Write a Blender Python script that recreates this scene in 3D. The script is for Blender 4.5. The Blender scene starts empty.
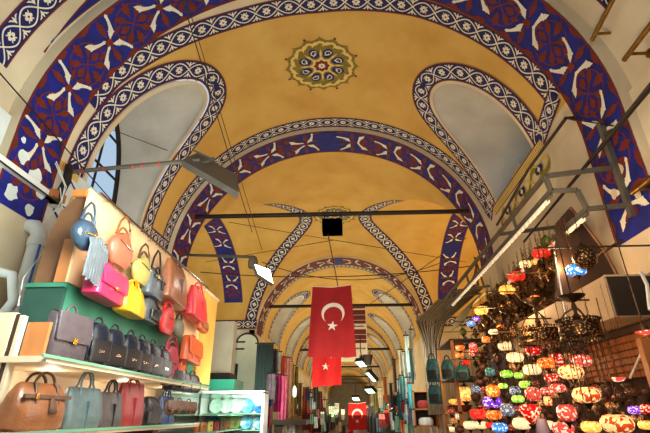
import bpy, math, random
from math import sin, cos, pi, radians as rad, sqrt, atan2, degrees
from mathutils import Vector as Vc, Matrix
random.seed(7)
SC = bpy.context.scene; COL = SC.collection
SC.view_settings.view_transform = 'Standard'; SC.view_settings.look = 'None'
SC.view_settings.gamma = 1.0; SC.view_settings.use_curve_mapping = False
SC.view_settings.exposure = -0.14
# ------------------------------------------------------------------ camera
FPX, PIT, YAW, ROL = 430., .433, -.055, -.0037
EYE = Vc((0, 0, 1.6))
cF = Vc((sin(YAW)*cos(PIT), cos(YAW)*cos(PIT), sin(PIT)))
r0 = Vc((cos(YAW), -sin(YAW), 0)); u0 = r0.cross(cF)
cR = r0*cos(ROL)+u0*sin(ROL); cU = -r0*sin(ROL)+u0*cos(ROL)
cam = bpy.data.cameras.new('camera'); camo = bpy.data.objects.new('camera', cam); COL.objects.link(camo)
m = Matrix.Identity(4)
for i in range(3):
    m[i][0] = cR[i]; m[i][1] = cU[i]; m[i][2] = -cF[i]; m[i][3] = EYE[i]
camo.matrix_world = m
cam.sensor_width = 36; cam.lens = FPX/650*36; cam.clip_end = 400; cam.clip_start = .05
SC.camera = camo
def at(x, y, X=None, Y=None, Z=None):
    """the point of the place seen at pixel x, y on a plane of the room"""
    d = cF + cR*((x-325)/FPX) + cU*((216.5-y)/FPX)
    t = X/d[0] if X is not None else (Y/d[1] if Y is not None else (Z-1.6)/d[2])
    return EYE + d*t
# ------------------------------------------------------------------ materials
def s2l(c):
    return tuple((v/12.92 if v <= .04045 else ((v+.055)/1.055)**2.4) for v in c)
def C(r, g, b): return s2l((r/255, g/255, b/255))
MATS = {}
def mat(name, col, rough=.6, metal=0, var=.0, vscale=3, bump=0, bscale=30, emit=0, emcol=None, kind=None, col2=None, spec=None):
    if name in MATS: return MATS[name]
    M = bpy.data.materials.new(name); M.use_nodes = True; nt = M.node_tree; N = nt.nodes; L = nt.links
    b = N['Principled BSDF']; b.inputs['Base Color'].default_value = (*col, 1)
    b.inputs['Roughness'].default_value = rough; b.inputs['Metallic'].default_value = metal
    if spec is not None: b.inputs['Specular IOR Level'].default_value = spec
    tc = N.new('ShaderNodeTexCoord')
    if var > 0 or col2:
        n = N.new('ShaderNodeTexNoise'); n.inputs['Scale'].default_value = vscale; n.inputs['Detail'].default_value = 6
        if kind == 'wood':
            mp = N.new('ShaderNodeMapping'); mp.inputs['Scale'].default_value = (1, 1, .12)
            L.new(tc.outputs['Object'], mp.inputs[0]); L.new(mp.outputs[0], n.inputs['Vector'])
        else: L.new(tc.outputs['Object'], n.inputs['Vector'])
        mr = N.new('ShaderNodeMapRange'); mr.inputs[1].default_value = .3; mr.inputs[2].default_value = .7
        L.new(n.outputs['Fac'], mr.inputs[0])
        mx = N.new('ShaderNodeMix'); mx.data_type = 'RGBA'
        c2 = col2 if col2 else tuple(v*(1-var) for v in col)
        c1 = col if col2 else tuple(min(1, v*(1+var*.5)) for v in col)
        mx.inputs[6].default_value = (*c1, 1); mx.inputs[7].default_value = (*c2, 1)
        L.new(mr.outputs[0], mx.inputs[0]); L.new(mx.outputs[2], b.inputs['Base Color'])
    if bump > 0:
        n2 = N.new('ShaderNodeTexNoise'); n2.inputs['Scale'].default_value = bscale; n2.inputs['Detail'].default_value = 4
        L.new(tc.outputs['Object'], n2.inputs['Vector'])
        bp = N.new('ShaderNodeBump'); bp.inputs['Strength'].default_value = bump; bp.inputs['Distance'].default_value = .01
        L.new(n2.outputs['Fac'], bp.inputs['Height']); L.new(bp.outputs[0], b.inputs['Normal'])
    if emit:
        b.inputs['Emission Color'].default_value = (*(emcol or col), 1); b.inputs['Emission Strength'].default_value = emit
    MATS[name] = M; return M
def mosaic(name, col, col2, emit, scale=28, dark=(.02, .01, .005)):
    """coloured glass tesserae, lit from inside by the lamp"""
    if name in MATS: return MATS[name]
    M = bpy.data.materials.new(name); M.use_nodes = True; nt = M.node_tree; N = nt.nodes; L = nt.links
    b = N['Principled BSDF']; b.inputs['Roughness'].default_value = .2
    tc = N.new('ShaderNodeTexCoord')
    v = N.new('ShaderNodeTexVoronoi'); v.inputs['Scale'].default_value = scale; L.new(tc.outputs['Object'], v.inputs['Vector'])
    e = N.new('ShaderNodeTexVoronoi'); e.feature = 'DISTANCE_TO_EDGE'; e.inputs['Scale'].default_value = scale; L.new(tc.outputs['Object'], e.inputs['Vector'])
    sp = N.new('ShaderNodeSeparateColor'); L.new(v.outputs['Color'], sp.inputs[0])
    g = N.new('ShaderNodeMath'); g.operation = 'GREATER_THAN'; g.inputs[1].default_value = .72; L.new(sp.outputs[0], g.inputs[0])
    mx = N.new('ShaderNodeMix'); mx.data_type = 'RGBA'; mx.inputs[6].default_value = (*col, 1); mx.inputs[7].default_value = (*col2, 1)
    L.new(g.outputs[0], mx.inputs[0])
    mr = N.new('ShaderNodeMapRange'); mr.inputs[1].default_value = .01; mr.inputs[2].default_value = .05; L.new(e.outputs['Distance'], mr.inputs[0])
    m2 = N.new('ShaderNodeMix'); m2.data_type = 'RGBA'; m2.inputs[6].default_value = (*dark, 1)
    L.new(mr.outputs[0], m2.inputs[0]); L.new(mx.outputs[2], m2.inputs[7])
    L.new(m2.outputs[2], b.inputs['Base Color'])
    if emit:
        L.new(m2.outputs[2], b.inputs['Emission Color'])
        sx = N.new('ShaderNodeSeparateXYZ'); L.new(tc.outputs['Object'], sx.inputs[0])      # the bulb sits at mid height: the rims glow less
        ab = N.new('ShaderNodeMath'); ab.operation = 'ABSOLUTE'; L.new(sx.outputs[2], ab.inputs[0])
        fr = N.new('ShaderNodeMapRange'); fr.inputs[1].default_value = .01; fr.inputs[2].default_value = .085; fr.inputs[3].default_value = emit*1.35; fr.inputs[4].default_value = emit*.35
        L.new(ab.outputs[0], fr.inputs[0]); L.new(fr.outputs[0], b.inputs['Emission Strength'])
    MATS[name] = M; return M
def plaster(name, col, col2, scale=1.2, rough=.85):
    return mat(name, col, rough, 0, .1, scale, .25, 18, col2=col2)
mY = plaster('ochre_plaster', C(214, 174, 94), C(196, 150, 68))
mC = plaster('cream_plaster', C(222, 206, 176), C(196, 176, 142))
mW = plaster('white_plaster', C(228, 234, 232), C(200, 204, 196), 2.2)
mG = plaster('grey_plaster', C(204, 198, 186), C(176, 170, 158), 1.5)
mBl = mat('painted_blue', C(8, 22, 122), .7, 0, .5, 7)
mNv = mat('painted_navy', C(12, 16, 88), .7, 0, .3, 12)
mRd = mat('painted_red', C(110, 28, 14), .7, 0, .3, 8)
mMr = mat('painted_maroon', C(100, 24, 26), .7)
mWh = mat('painted_white', C(228, 220, 198), .7, 0, .12, 10)
mOl = mat('painted_olive', C(128, 112, 30), .7, 0, .2, 10)
mTn = mat('painted_tan', C(224, 190, 110), .7)
mGd = mat('painted_gold', C(206, 176, 40), .7, 0, .2, 12)
mIron = mat('dark_iron', C(52, 44, 40), .5, .6, .3, 10)
mRail = mat('grey_painted_steel', C(100, 94, 84), .5, .3, .2, 8)
mBrass = mat('aged_brass', C(140, 104, 50), .35, .9, .4, 12)
mBrz = mat('dark_bronze', C(74, 54, 34), .42, .8, .5, 20, .5, 60)
mGrn = mat('green_painted_board', C(56, 128, 100), .5, 0, .3, 2.2, .2, 20, kind='wood')
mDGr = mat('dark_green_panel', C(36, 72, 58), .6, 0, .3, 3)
mPch = mat('peach_board', C(236, 196, 146), .55, 0, .12, 3, kind='wood')
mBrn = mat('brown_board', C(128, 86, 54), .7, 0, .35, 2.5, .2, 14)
mCop = mat('copper_wood', C(186, 118, 64), .5, 0, .25, 4, kind='wood')
mPine = mat('pale_pine', C(226, 204, 170), .6, 0, .15, 3, kind='wood')
mDkW = mat('dark_brown_wood', C(66, 42, 24), .6, 0, .4, 3, .2, 14, kind='wood')
mOrW = mat('orange_wood', C(176, 106, 48), .5, 0, .3, 3, kind='wood')
mGlE = mat('glass_shelf_edge', C(120, 170, 140), .15, 0)
mTeal = mat('sea_green_counter', C(60, 168, 138), .3)
mWhP = mat('white_plastic', C(226, 228, 222), .4)
mBlue = mat('blue_stripe', C(50, 100, 190), .5)
mBlk = mat('black_rubber', C(22, 22, 22), .6)
mStone = mat('worn_stone_floor', C(120, 110, 98), .6, 0, .3, 2)
mSteel = mat('polished_steel', C(200, 200, 200), .2, 1)
mGold = mat('gold_buckle', C(214, 170, 80), .25, 1)
def leather(n, c, r=.42): return mat('leather_'+n, C(*c), r, 0, .22, 14, .25, 70)
# ------------------------------------------------------------------ mesh builder
class MB:
    def __init__(s): s.v = []; s.f = []; s.m = []; s.ms = []
    def mi(s, M):
        if M not in s.ms: s.ms.append(M)
        return s.ms.index(M)
    def add(s, vs, fs, M):
        o = len(s.v); k = s.mi(M); s.v += [tuple(p) for p in vs]
        for f in fs: s.f.append([o+i for i in f]); s.m.append(k)
    def quad(s, a, b, c, d, M): s.add([a, b, c, d], [(0, 1, 2, 3)], M)
    def box(s, lo, hi, M, bev=0):
        x0, y0, z0 = lo; x1, y1, z1 = hi
        s.add([(x0,y0,z0),(x1,y0,z0),(x1,y1,z0),(x0,y1,z0),(x0,y0,z1),(x1,y0,z1),(x1,y1,z1),(x0,y1,z1)],
              [(0,3,2,1),(4,5,6,7),(0,1,5,4),(1,2,6,5),(2,3,7,6),(3,0,4,7)], M)
    def tube(s, pts, r, M, n=8, cap=True):
        pts = [Vc(p) for p in pts]; rs = r if isinstance(r, (list, tuple)) else [r]*len(pts)
        vs = []; up = None
        for i, p in enumerate(pts):
            a = pts[max(i-1, 0)]; b = pts[min(i+1, len(pts)-1)]; t = (b-a)
            t = t.normalized() if t.length > 1e-9 else Vc((0, 0, 1))
            if up is None:
                up = Vc((0, 0, 1)) if abs(t.z) < .9 else Vc((1, 0, 0))
            x = t.cross(up)
            if x.length < 1e-5: x = t.cross(Vc((1, .3, 0)))
            x.normalize(); y = x.cross(t); up = y if abs(t.z) > .5 else up
            for k in range(n):
                q = 2*pi*k/n+pi/n; vs.append(p+x*cos(q)*rs[i]+y*sin(q)*rs[i])
        fs = [(i*n+k, i*n+(k+1) % n, (i+1)*n+(k+1) % n, (i+1)*n+k) for i in range(len(pts)-1) for k in range(n)]
        if cap: fs += [tuple(range(n-1, -1, -1)), tuple((len(pts)-1)*n+k for k in range(n))]
        s.add(vs, fs, M)
    def bar(s, a, b, w, h, M):
        a = Vc(a); b = Vc(b); t = (b-a).normalized(); up = Vc((0, 0, 1)) if abs(t.z) < .95 else Vc((1, 0, 0))
        x = t.cross(up).normalized()*w/2; y = x.cross(t).normalized()*h/2
        vs = [p+i*x+j*y for p in (a, b) for i, j in ((-1,-1),(1,-1),(1,1),(-1,1))]
        s.add(vs, [(0,1,2,3),(7,6,5,4),(0,4,5,1),(1,5,6,2),(2,6,7,3),(3,7,4,0)], M)
    def lathe(s, prof, M, n=20, c=(0, 0, 0)):
        vs = []
        for r, z in prof:
            for k in range(n): q = 2*pi*k/n; vs.append((c[0]+r*cos(q), c[1]+r*sin(q), c[2]+z))
        s.add(vs, [(i*n+k, i*n+(k+1) % n, (i+1)*n+(k+1) % n, (i+1)*n+k) for i in range(len(prof)-1) for k in range(n)], M)
    def loft(s, lev, M, n=24, ex=3.2, cap=True):
        """rounded-rectangle rings: (z, half width, half depth, cx, cy)"""
        vs = []
        for L in lev:
            z, hw, hd = L[:3]; cx = L[3] if len(L) > 3 else 0; cy = L[4] if len(L) > 4 else 0
            for k in range(n):
                q = 2*pi*(k+.5)/n; c_, s_ = cos(q), sin(q); e = 2/ex
                vs.append((cx+hw*math.copysign(abs(c_)**e, c_), cy+hd*math.copysign(abs(s_)**e, s_), z))
        fs = [(i*n+k, i*n+(k+1) % n, (i+1)*n+(k+1) % n, (i+1)*n+k) for i in range(len(lev)-1) for k in range(n)]
        if cap: fs += [tuple(range(n-1, -1, -1)), tuple((len(lev)-1)*n+k for k in range(n))]
        s.add(vs, fs, M)
    def prism(s, poly, y0, y1, M, ax='y'):
        n = len(poly)
        def P(p, t): return (p[0], t, p[1]) if ax == 'y' else ((t, p[0], p[1]) if ax == 'x' else (p[0], p[1], t))
        vs = [P(p, y0) for p in poly]+[P(p, y1) for p in poly]
        s.add(vs, [tuple(range(n)), tuple(range(2*n-1, n-1, -1))]+[(i, i+n, (i+1) % n+n, (i+1) % n) for i in range(n)], M)
    def build(s, name, parent=None, smooth=False, loc=None):
        me = bpy.data.meshes.new(name); me.from_pydata(s.v, [], s.f); me.polygons.foreach_set('material_index', s.m)
        for M in s.ms: me.materials.append(M)
        if smooth: me.polygons.foreach_set('use_smooth', [True]*len(s.f))
        me.update(); o = bpy.data.objects.new(name, me); COL.objects.link(o)
        if parent: o.parent = parent
        if loc is not None: o.location = loc
        if smooth: 
            try: me.set_sharp_from_angle(angle=rad(50))
            except Exception: pass
        return o
def tag(o, label=None, cat=None, group=None, kind=None):
    if label: o['label'] = label
    if cat: o['category'] = cat
    if group: o['group'] = group
    if kind: o['kind'] = kind
    return o
def thing(name, label, cat, loc=(0, 0, 0), rz=0, group=None):
    o = bpy.data.objects.new(name, None); COL.objects.link(o); o.location = loc; o.rotation_euler = (0, 0, rz)
    o.empty_display_size = .1
    return tag(o, label, cat, group)
def struct(mb, name, smooth=False): return tag(mb.build(name, smooth=smooth), kind='structure')
def dup(r, loc, label, rz=None, sc=None, group=None):
    c = r.copy(); COL.objects.link(c); c.location = loc
    if rz is not None: c.rotation_euler = (0, 0, rz)
    if sc is not None: c.scale = sc
    c['label'] = label
    if group: c['group'] = group
    for ch in list(r.children):
        d = ch.copy(); COL.objects.link(d); d.parent = c
        for g in list(ch.children):
            e = g.copy(); COL.objects.link(e); e.parent = d
    return c
# ------------------------------------------------------------------ the vaulted street
CX, RX, RZ, ZS = -.367, 3.2, 2.98, 4.49
def V(th, y, t=0, e=0):
    a = RX+t-e; b = RZ+t-e
    if abs(th) <= pi/2: return (CX+a*sin(th), y, ZS+b*cos(th))
    return (CX+math.copysign(a, th), y, ZS-(abs(th)-pi/2)*RX)
def MV(t): return lambda s, y, e: V(s/RX, y, t, e)      # unrolled (arc, y) -> place
class Path:
    def __init__(s, M, pts, closed=False):
        s.M = M; s.p = [Vc(p) for p in pts]; s.d = [0]
        for a, b in zip(s.p, s.p[1:]): s.d.append(s.d[-1]+(b-a).length)
        s.L = s.d[-1]
        s.n = []
        for i in range(len(s.p)):
            a = s.p[max(i-1, 0)]; b = s.p[min(i+1, len(s.p)-1)]; t = (b-a).normalized(); s.n.append(Vc((-t.y, t.x)))
    def __call__(s, u, v, e):
        u = min(max(u, 0), s.L); i = 0
        lo, hi = 0, len(s.d)-2
        while lo < hi:
            mid = (lo+hi+1)//2
            if s.d[mid] <= u: lo = mid
            else: hi = mid-1
        i = lo; f = (u-s.d[i])/max(1e-9, s.d[i+1]-s.d[i])
        q = s.p[i].lerp(s.p[i+1], f)+s.n[i].lerp(s.n[i+1], f)*v
        return s.M(q.x, q.y, e)
def smooth_path(pts, k=8):
    out = []; P = [Vc(p) for p in pts]
    for i in range(len(P)-1):
        a = P[max(i-1, 0)]; b = P[i]; c = P[i+1]; d = P[min(i+2, len(P)-1)]
        for j in range(k):
            t = j/k; out.append(.5*((2*b)+(c-a)*t+(2*a-5*b+4*c-d)*t*t+(3*b-a-3*c+d)*t**3))
    out.append(P[-1]); return out
def stroke(mb, P, pts, ws, e, M):
    n = len(pts); vs = []
    if not isinstance(ws, (list, tuple)): ws = [ws]*n
    for i in range(n):
        a = pts[max(i-1, 0)]; b = pts[min(i+1, n-1)]; dx, dy = b[0]-a[0], b[1]-a[1]; l = sqrt(dx*dx+dy*dy)+1e-9
        nx, ny = -dy/l*ws[i]/2, dx/l*ws[i]/2
        vs += [P(pts[i][0]+nx, pts[i][1]+ny, e), P(pts[i][0]-nx, pts[i][1]-ny, e)]
    mb.add(vs, [(2*i, 2*i+1, 2*i+3, 2*i+2) for i in range(n-1)], M)
def blob(mb, P, cu, cv, rf, e, M, n=16, rings=1):
    vs = [P(cu, cv, e)]
    for j in range(1, rings+1):
        for k in range(n):
            q = 2*pi*k/n; r = rf(q)*j/rings; vs.append(P(cu+r*cos(q), cv+r*sin(q), e))
    fs = [(0, 1+k, 1+(k+1) % n) for k in range(n)]
    for j in range(rings-1):
        for k in range(n):
            a = 1+j*n+k; b = 1+j*n+(k+1) % n; fs.append((a, a+n, b+n, b))
    mb.add(vs, fs, M)
def strip(mb, P, u0, u1, v0, v1, e, M, step=.09, nv=1):
    n = max(1, int((u1-u0)/step)+1)
    vs = [P(u0+(u1-u0)*i/n, v0+(v1-v0)*j/nv, e) for i in range(n+1) for j in range(nv+1)]
    w = nv+1
    mb.add(vs, [(i*w+j, i*w+j+1, (i+1)*w+j+1, (i+1)*w+j) for i in range(n) for j in range(nv)], M)
def lace(mb, P, w, u0=0, u1=None, det=2, mod=None, taper=None):
    """painted border: navy ground, maroon edges, white interlace and quatrefoils"""
    u1 = P.L if u1 is None else u1; h = w/2
    strip(mb, P, u0, u1, -h, h, .004, mNv)
    for s in (-1, 1):
        strip(mb, P, u0, u1, s*h*.9, s*h*1.04, .0075, mMr)
    n = max(1, round((u1-u0)/(mod or w*1.05))); L = (u1-u0)/n
    sw = w*(.058 if det > 1 else .075)
    for ph in (1, -1):
        K = 10 if det > 1 else 6
        pts = [(u0+i*L/K, ph*h*.66*abs(cos(pi*i/K))*(1 if (i//K) % 2 == 0 else 1)*(1 if True else 0)) for i in range(n*K+1)]
        pts = [(u, ph*h*.68*cos(pi*(u-u0)/L)) for u, _ in pts]
        stroke(mb, P, pts, sw, .008, mWh)
        if det > 1:
            pts = [(u, ph*h*.40*cos(pi*(u-u0)/L)) for u, _ in pts]
    for i in range(n+1):
        c = u0+i*L
        if i in (0, n) : continue
        for k in range(4):
            q = k*pi/2; a, b = cos(q), sin(q)
            stroke(mb, P, [(c+a*w*r, b*w*r) for r in (.02, .07, .12, .165, .19)], [w*.04, w*.14, w*.17, w*.10, .004], .0085, mWh)
        if det > 1:
            blob(mb, P, c, 0, lambda q: w*.05, .0095, mRd, 6)
            for s in (1, -1):
                for r in (1, -1):
                    stroke(mb, P, [(c+r*w*.06, s*w*.08), (c+r*w*.12, s*w*.15), (c+r*w*.14, s*w*.2)], [w*.02, w*.05, .003], .0085, mWh)
    for i in range(n):
        c = u0+(i+.5)*L
        for s in (1, -1):
            stroke(mb, P, [(c, s*h*.28), (c, s*h*.52), (c, s*h*.84)], [w*.02, w*.13, w*.02], .0085, mWh)
            if det > 1:
                for r in (1, -1):
                    stroke(mb, P, [(c+r*w*.05, s*h*.5), (c+r*w*.14, s*h*.72), (c+r*w*.24, s*h*.78)], [w*.03, w*.075, .003], .0085, mWh)
def tulip(mb, P, u, v, du, dv, L, side, rev=False):
    """slender white bud from u, v along du, dv: bulb near the start, or at the far end"""
    l = sqrt(du*du+dv*dv); du /= l; dv /= l; nx, ny = -dv*side, du*side
    K = [(0, .03, 0), (.06, .07, .0), (.16, .19, .01), (.27, .23, .03), (.31, .34, .04), (.36, .22, .04), (.5, .16, .02), (.7, .12, -.03), (.86, .11, -.09), (.92, .16, -.12), (1, .004, -.17)]
    if rev: K = [(1-t, w, o) for t, w, o in K[::-1]]
    stroke(mb, P, [(u+du*L*t+nx*o*L*1.2, v+dv*L*t+ny*o*L*1.2) for t, w, o in K], [w*L for t, w, o in K], .0125, mWh)
def band(mb, P, w, u0, u1, phase=0, mod=.89, det=2, crown=None, ground=None):
    """wide rib painting: blue ground, red foliage, pairs of white buds; mirrored about the crown"""
    h = w/2
    strip(mb, P, u0, u1, -h, h, .004, ground or mBl, .08, 3)
    for s in (-1, 1): strip(mb, P, u0, u1, s*(h-.026), s*h*1.01, .0075, mMr)
    rs = w*.5
    def leaf(u, v, q, L, W):
        a, b = cos(q), sin(q)
        stroke(mb, P, [(u+a*L*r, v+b*L*r) for r in (0, .15, .4, .55, .62, .8, 1)], [W*k for k in (.2, .35, 1, .8, 1.15, .5, .04)], .0085, mRd)
    mid = crown if crown is not None else (u0+u1)/2
    k = 0
    for sgn in (1, -1):
        c = mid+sgn*(mod*.62)
        while (c < u1+mod*.3) and (c > u0-mod*.3):
            ok = lambda u: u0+.02 < u < u1-.02
            r = c+sgn*mod*.5                       # rosette between nodes
            if ok(r):
                for q in range(8):
                    d = q*pi/4; L = (.20, .24)[q % 2]*w; r0_ = (.09, .12)[q % 2]*w
                    if q % 4 == 2: r0_ = .15*w; L = .26*w
                    a, b = cos(d), sin(d)
                    if u0 < r+a*(r0_+L) < u1: leaf(r+a*r0_, b*r0_, d, L*1.12, (.145, .13)[q % 2]*w)
                for d in (pi/4, 3*pi/4): stroke(mb, P, [(r+cos(d)*w*x, sin(d)*w*x) for x in (-.13, 0, .13)], .025*w, .0085, mRd)
                rr = .37
                pts = [(r+cos(t*pi/12)*rr*w, sin(t*pi/12)*rr*w) for t in range(25)]
                if u0 < r-rr*w and r+rr*w < u1: stroke(mb, P, pts, .022*w, .008, mRd)
            if ok(c-.1) and ok(c+.1):
                blob(mb, P, c, 0, lambda q: w*.085*(1-.2*cos(4*q)), .0115, mRd, 12)
                for s in (1, -1):
                    for t in (1, -1):
                        near = (t == -sgn); L = w*.43
                        if near: u_, v_ = c+t*.05*w, s*.05*w
                        else: u_, v_ = c+t*.10*w, s*.005*w
                        if u0 < c+t*L*.75 < u1: tulip(mb, P, u_, v_, t*(.80 if s*t > 0 else .52), s*(.60 if s*t > 0 else .85), L, s*t*sgn, rev=not near)
                        if det > 1 and u0 < c+t*w*.5 < u1:
                            leaf(c+t*w*.14, s*h*.93, atan2(-s*.1, t), .3*w, .11*w)
                            leaf(c+t*w*.14, s*h*.10, atan2(s*.35, t), .24*w, .08*w)
                for s in (1, -1): leaf(c, s*h*.2, s*pi/2, .36*w, .12*w)
            c += sgn*mod; k += 1
    if crown is not None: strip(mb, P, mid-.16, mid+.16, -h+.05, h-.05, .0125, mBl)
def rib(n, Yn, Yf, zl=0, zr=0, face=.09, det=2, lacef=None, phase=0, bandz=(None, None), mod=.89, full=True):
    """a transverse arch on its two piers, standing a hand's breadth proud of the vault"""
    mb = MB(); N = 60
    ths = [-pi/2-ZS/RX]+[-pi/2-.0001]+[-pi/2+pi*i/N for i in range(N+1)]+[pi/2+.0001]+[pi/2+ZS/RX]
    for a, b in zip(ths, ths[1:]):
        mb.quad(V(a, Yn), V(b, Yn), V(b, Yf), V(a, Yf), mC)
        for Y in (Yn, Yf): mb.quad(V(a, Y), V(b, Y), V(b, Y, .3), V(a, Y, .3), mC)
    if full:
        w = (Yf-Yn) if lacef is None else (Yf-Yn)-lacef
        sl = -(pi/2+(ZS-(bandz[0] or ZS-.1))/RX)*RX; sr = (pi/2+(ZS-(bandz[1] or ZS-.1))/RX)*RX
        P = Path(MV(0), [(sl+(sr-sl)*i/200, Yn+w/2) for i in range(201)])
        band(mb, P, w*.985, 0, P.L, 0, mod, det, crown=-sl, ground=mMr if n > 2 else None)
        if lacef:
            P = Path(MV(0), [(-4.9+9.8*i/120, Yf-lacef/2) for i in range(121)]); lace(mb, P, lacef, det=1)
    return struct(mb, 'trim_%d' % n), mb
Y1n, Y1f, Y2n, Y2f, Y3n, Y3f = 3.65, 4.41, 8.04, 8.91, 16.71, 17.95
# --- hole outlines of the side lights, in (arc, y)
def hole_outline(sgn, yc, hw, th_ap, th_bot, n=44, skew=0, pw=2.3):
    """U-shaped opening: apex up the vault, open at the springing"""
    pts = []
    for i in range(n+1):
        q = pi*i/n                      # 0 near side bottom .. pi far side bottom
        c = -cos(q); s_ = sin(q)
        y = yc+hw*math.copysign(abs(c)**(2/pw), c)
        k = abs(s_)**(2/pw)
        th = th_bot-(th_bot-th_ap)*k
        pts.append(Vc((sgn*rad(th)*RX, y+skew*k)))
    return pts
def inside(p, poly):
    c = False; n = len(poly)
    for i in range(n):
        a, b = poly[i], poly[i-1]
        if (a.y > p[1]) != (b.y > p[1]) and p[0] < (b.x-a.x)*(p[1]-a.y)/(b.y-a.y)+a.x: c = not c
    return c
def vault_grid(mb, y0, y1, t, holes, M, ds=.16, dy=.16, smax=None):
    smax = smax or pi/2*RX
    ns = int(2*smax/ds); ny = max(1, int((y1-y0)/dy))
    S = [-smax+2*smax*i/ns for i in range(ns+1)]; Yy = [y0+(y1-y0)*j/ny for j in range(ny+1)]
    vs = [V(s/RX, y, t) for s in S for y in Yy]; w = ny+1
    ins = [[any(inside((s, y), h) for h in holes) for y in Yy] for s in S] if holes else None
    fs = []
    for i in range(ns):
        for j in range(ny):
            if ins and (ins[i][j] or ins[i+1][j] or ins[i][j+1] or ins[i+1][j+1]): continue
            fs.append((i*w+j, i*w+j+1, (i+1)*w+j+1, (i+1)*w+j))
    mb.add(vs, fs, M)
WIN = [0]
def side_light(mb, sgn, hole, t, yc, hw, ztop, zbot, xw, window=True):
    """splayed reveal from the opening in the vault out to an arched window"""
    n = len(hole); out = []
    for i in range(n):
        q = pi*i/(n-1); c = -cos(q); s_ = sin(q)
        out.append((xw, yc+hw*math.copysign(abs(c)**.85, c), zbot+(ztop-zbot)*abs(s_)**.8))
    inn = [V(p.x/RX, p.y, t) for p in hole]
    K = 6
    def mixp(a, b, f):
        return tuple(a[k]+(b[k]-a[k])*f for k in range(3))
    rows = []
    for j in range(K+1):
        f = j/K; rows.append([mixp(a, b, f) for a, b in zip(inn, out)])
    vs = [p for r in rows for p in r]
    mb.add(vs, [(j*n+i, j*n+i+1, (j+1)*n+i+1, (j+1)*n+i) for j in range(K) for i in range(n-1)], mG)
    # sill
    mb.quad(inn[0], inn[-1], out[-1], out[0], mG)
    # thin cream arris round the opening
    P = Path(MV(t), hole)
    strip(mb, P, 0, P.L, -.02, .06, .012, mC)
    if window:
        WIN[0] += 1
        w = MB(); x = xw
        fr = [(x, o[1], o[2]) for o in out]
        w.tube(fr, .045, mIron, 6); w.tube([fr[0], fr[-1]], .045, mIron, 6)
        for k in (-.33, .33):
            hh = zbot+(ztop-zbot)*(1-abs(k)**2)**.5
            w.tube([(x, yc+k*hw*1.0, zbot), (x, yc+k*hw, hh)], .022, mIron, 6)
        for f in (.2, .48, .76):
            kk = max(.2, 1-f**2.2)**.45
            w.tube([(x, yc-hw*kk, zbot+(ztop-zbot)*f), (x, yc+hw*kk, zbot+(ztop-zbot)*f)], .022, mIron, 6)
        o = struct(w, 'window_%d' % WIN[0])
        g = MB(); g.add([(x+sgn*.03, p[1], p[2]) for p in fr], [tuple(range(len(fr)))], mPane)
        g.build('pane', o)
mPane = bpy.data.materials.new('frosted_daylight_glass'); mPane.use_nodes = True
_n = mPane.node_tree.nodes; _b = _n['Principled BSDF']; _b.inputs['Base Color'].default_value = (.75, .88, 1, 1)
_b.inputs['Transmission Weight'].default_value = 1; _b.inputs['Roughness'].default_value = .25; _b.inputs['IOR'].default_value = 1.02
def medallion(mb, sc, yc, t, dx=0):
    P = lambda u, v, e: V((u*sc-.02+dx)/RX, yc+v*sc, t, e)
    def star(r, a, n): return lambda q: r*(1+a*abs(cos(n*q/2)))
    blob(mb, P, 0, 0, lambda q: .62*(1+.09*abs(cos(8*q))**3), .004, mOl, 96, 5)
    stroke(mb, P, [(.55*cos(k*pi/48)*(1+.05*cos(16*k*pi/48)), .55*sin(k*pi/48)*(1+.05*cos(16*k*pi/48))) for k in range(97)], .05, .008, mGd if sc < 1.0 and yc > 10 else mTn)
    blob(mb, P, 0, 0, lambda q: .46*(1+.05*cos(8*q)), .009, mOl, 64, 4)
    for k in range(16):
        q = k*pi/8+pi/16
        stroke(mb, P, [(cos(q+d)*r, sin(q+d)*r) for r, d in ((.47, -.12), (.53, -.05), (.57, .06), (.54, .15))], [.005, .05, .05, .005], .011, mTn)
        r = .69; blob(mb, P, r*cos(k*pi/8), r*sin(k*pi/8), lambda q: .028 if k % 2 else .012, .008, mMr, 6)
    for k in range(8):
        q = k*pi/4+pi/8; a, b = cos(q), sin(q)
        P2 = lambda u, v, e, a=a, b=b: P(u*a-v*b, u*b+v*a, e)
        blob(mb, P2, .325, 0, lambda t_: .105/sqrt((cos(t_)*.9)**2+(sin(t_)*1.15)**2), .012, mNv, 16, 2)
        pts = [(.325+.012*i*cos(i*.8)*.7, .012*i*sin(i*.8)*.7) for i in range(1, 10)]
        stroke(mb, P2, pts, .018, .0145, mWh)
        stroke(mb, P2, [(.27, -.04), (.3, .03), (.36, .06), (.4, 0)], .014, .0145, mWh)
        q = k*pi/4
        stroke(mb, P, [(cos(q)*r, sin(q)*r) for r in (.12, .2, .24, .3, .36, .42)], [.02, .05, .02, .05, .02, .004], .0125, mTn)
    blob(mb, P, 0, 0, lambda q: .19+.02*cos(8*q), .0125, mTn, 48, 2)
    blob(mb, P, 0, 0, lambda q: .12*(1+.25*abs(cos(4*q))**2), .015, mRd, 48, 2)
    blob(mb, P, 0, 0, lambda q: .062*(1+.2*cos(8*q)), .018, mWh, 32)
    blob(mb, P, 0, 0, lambda q: .02, .020, mRd, 8)
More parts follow.
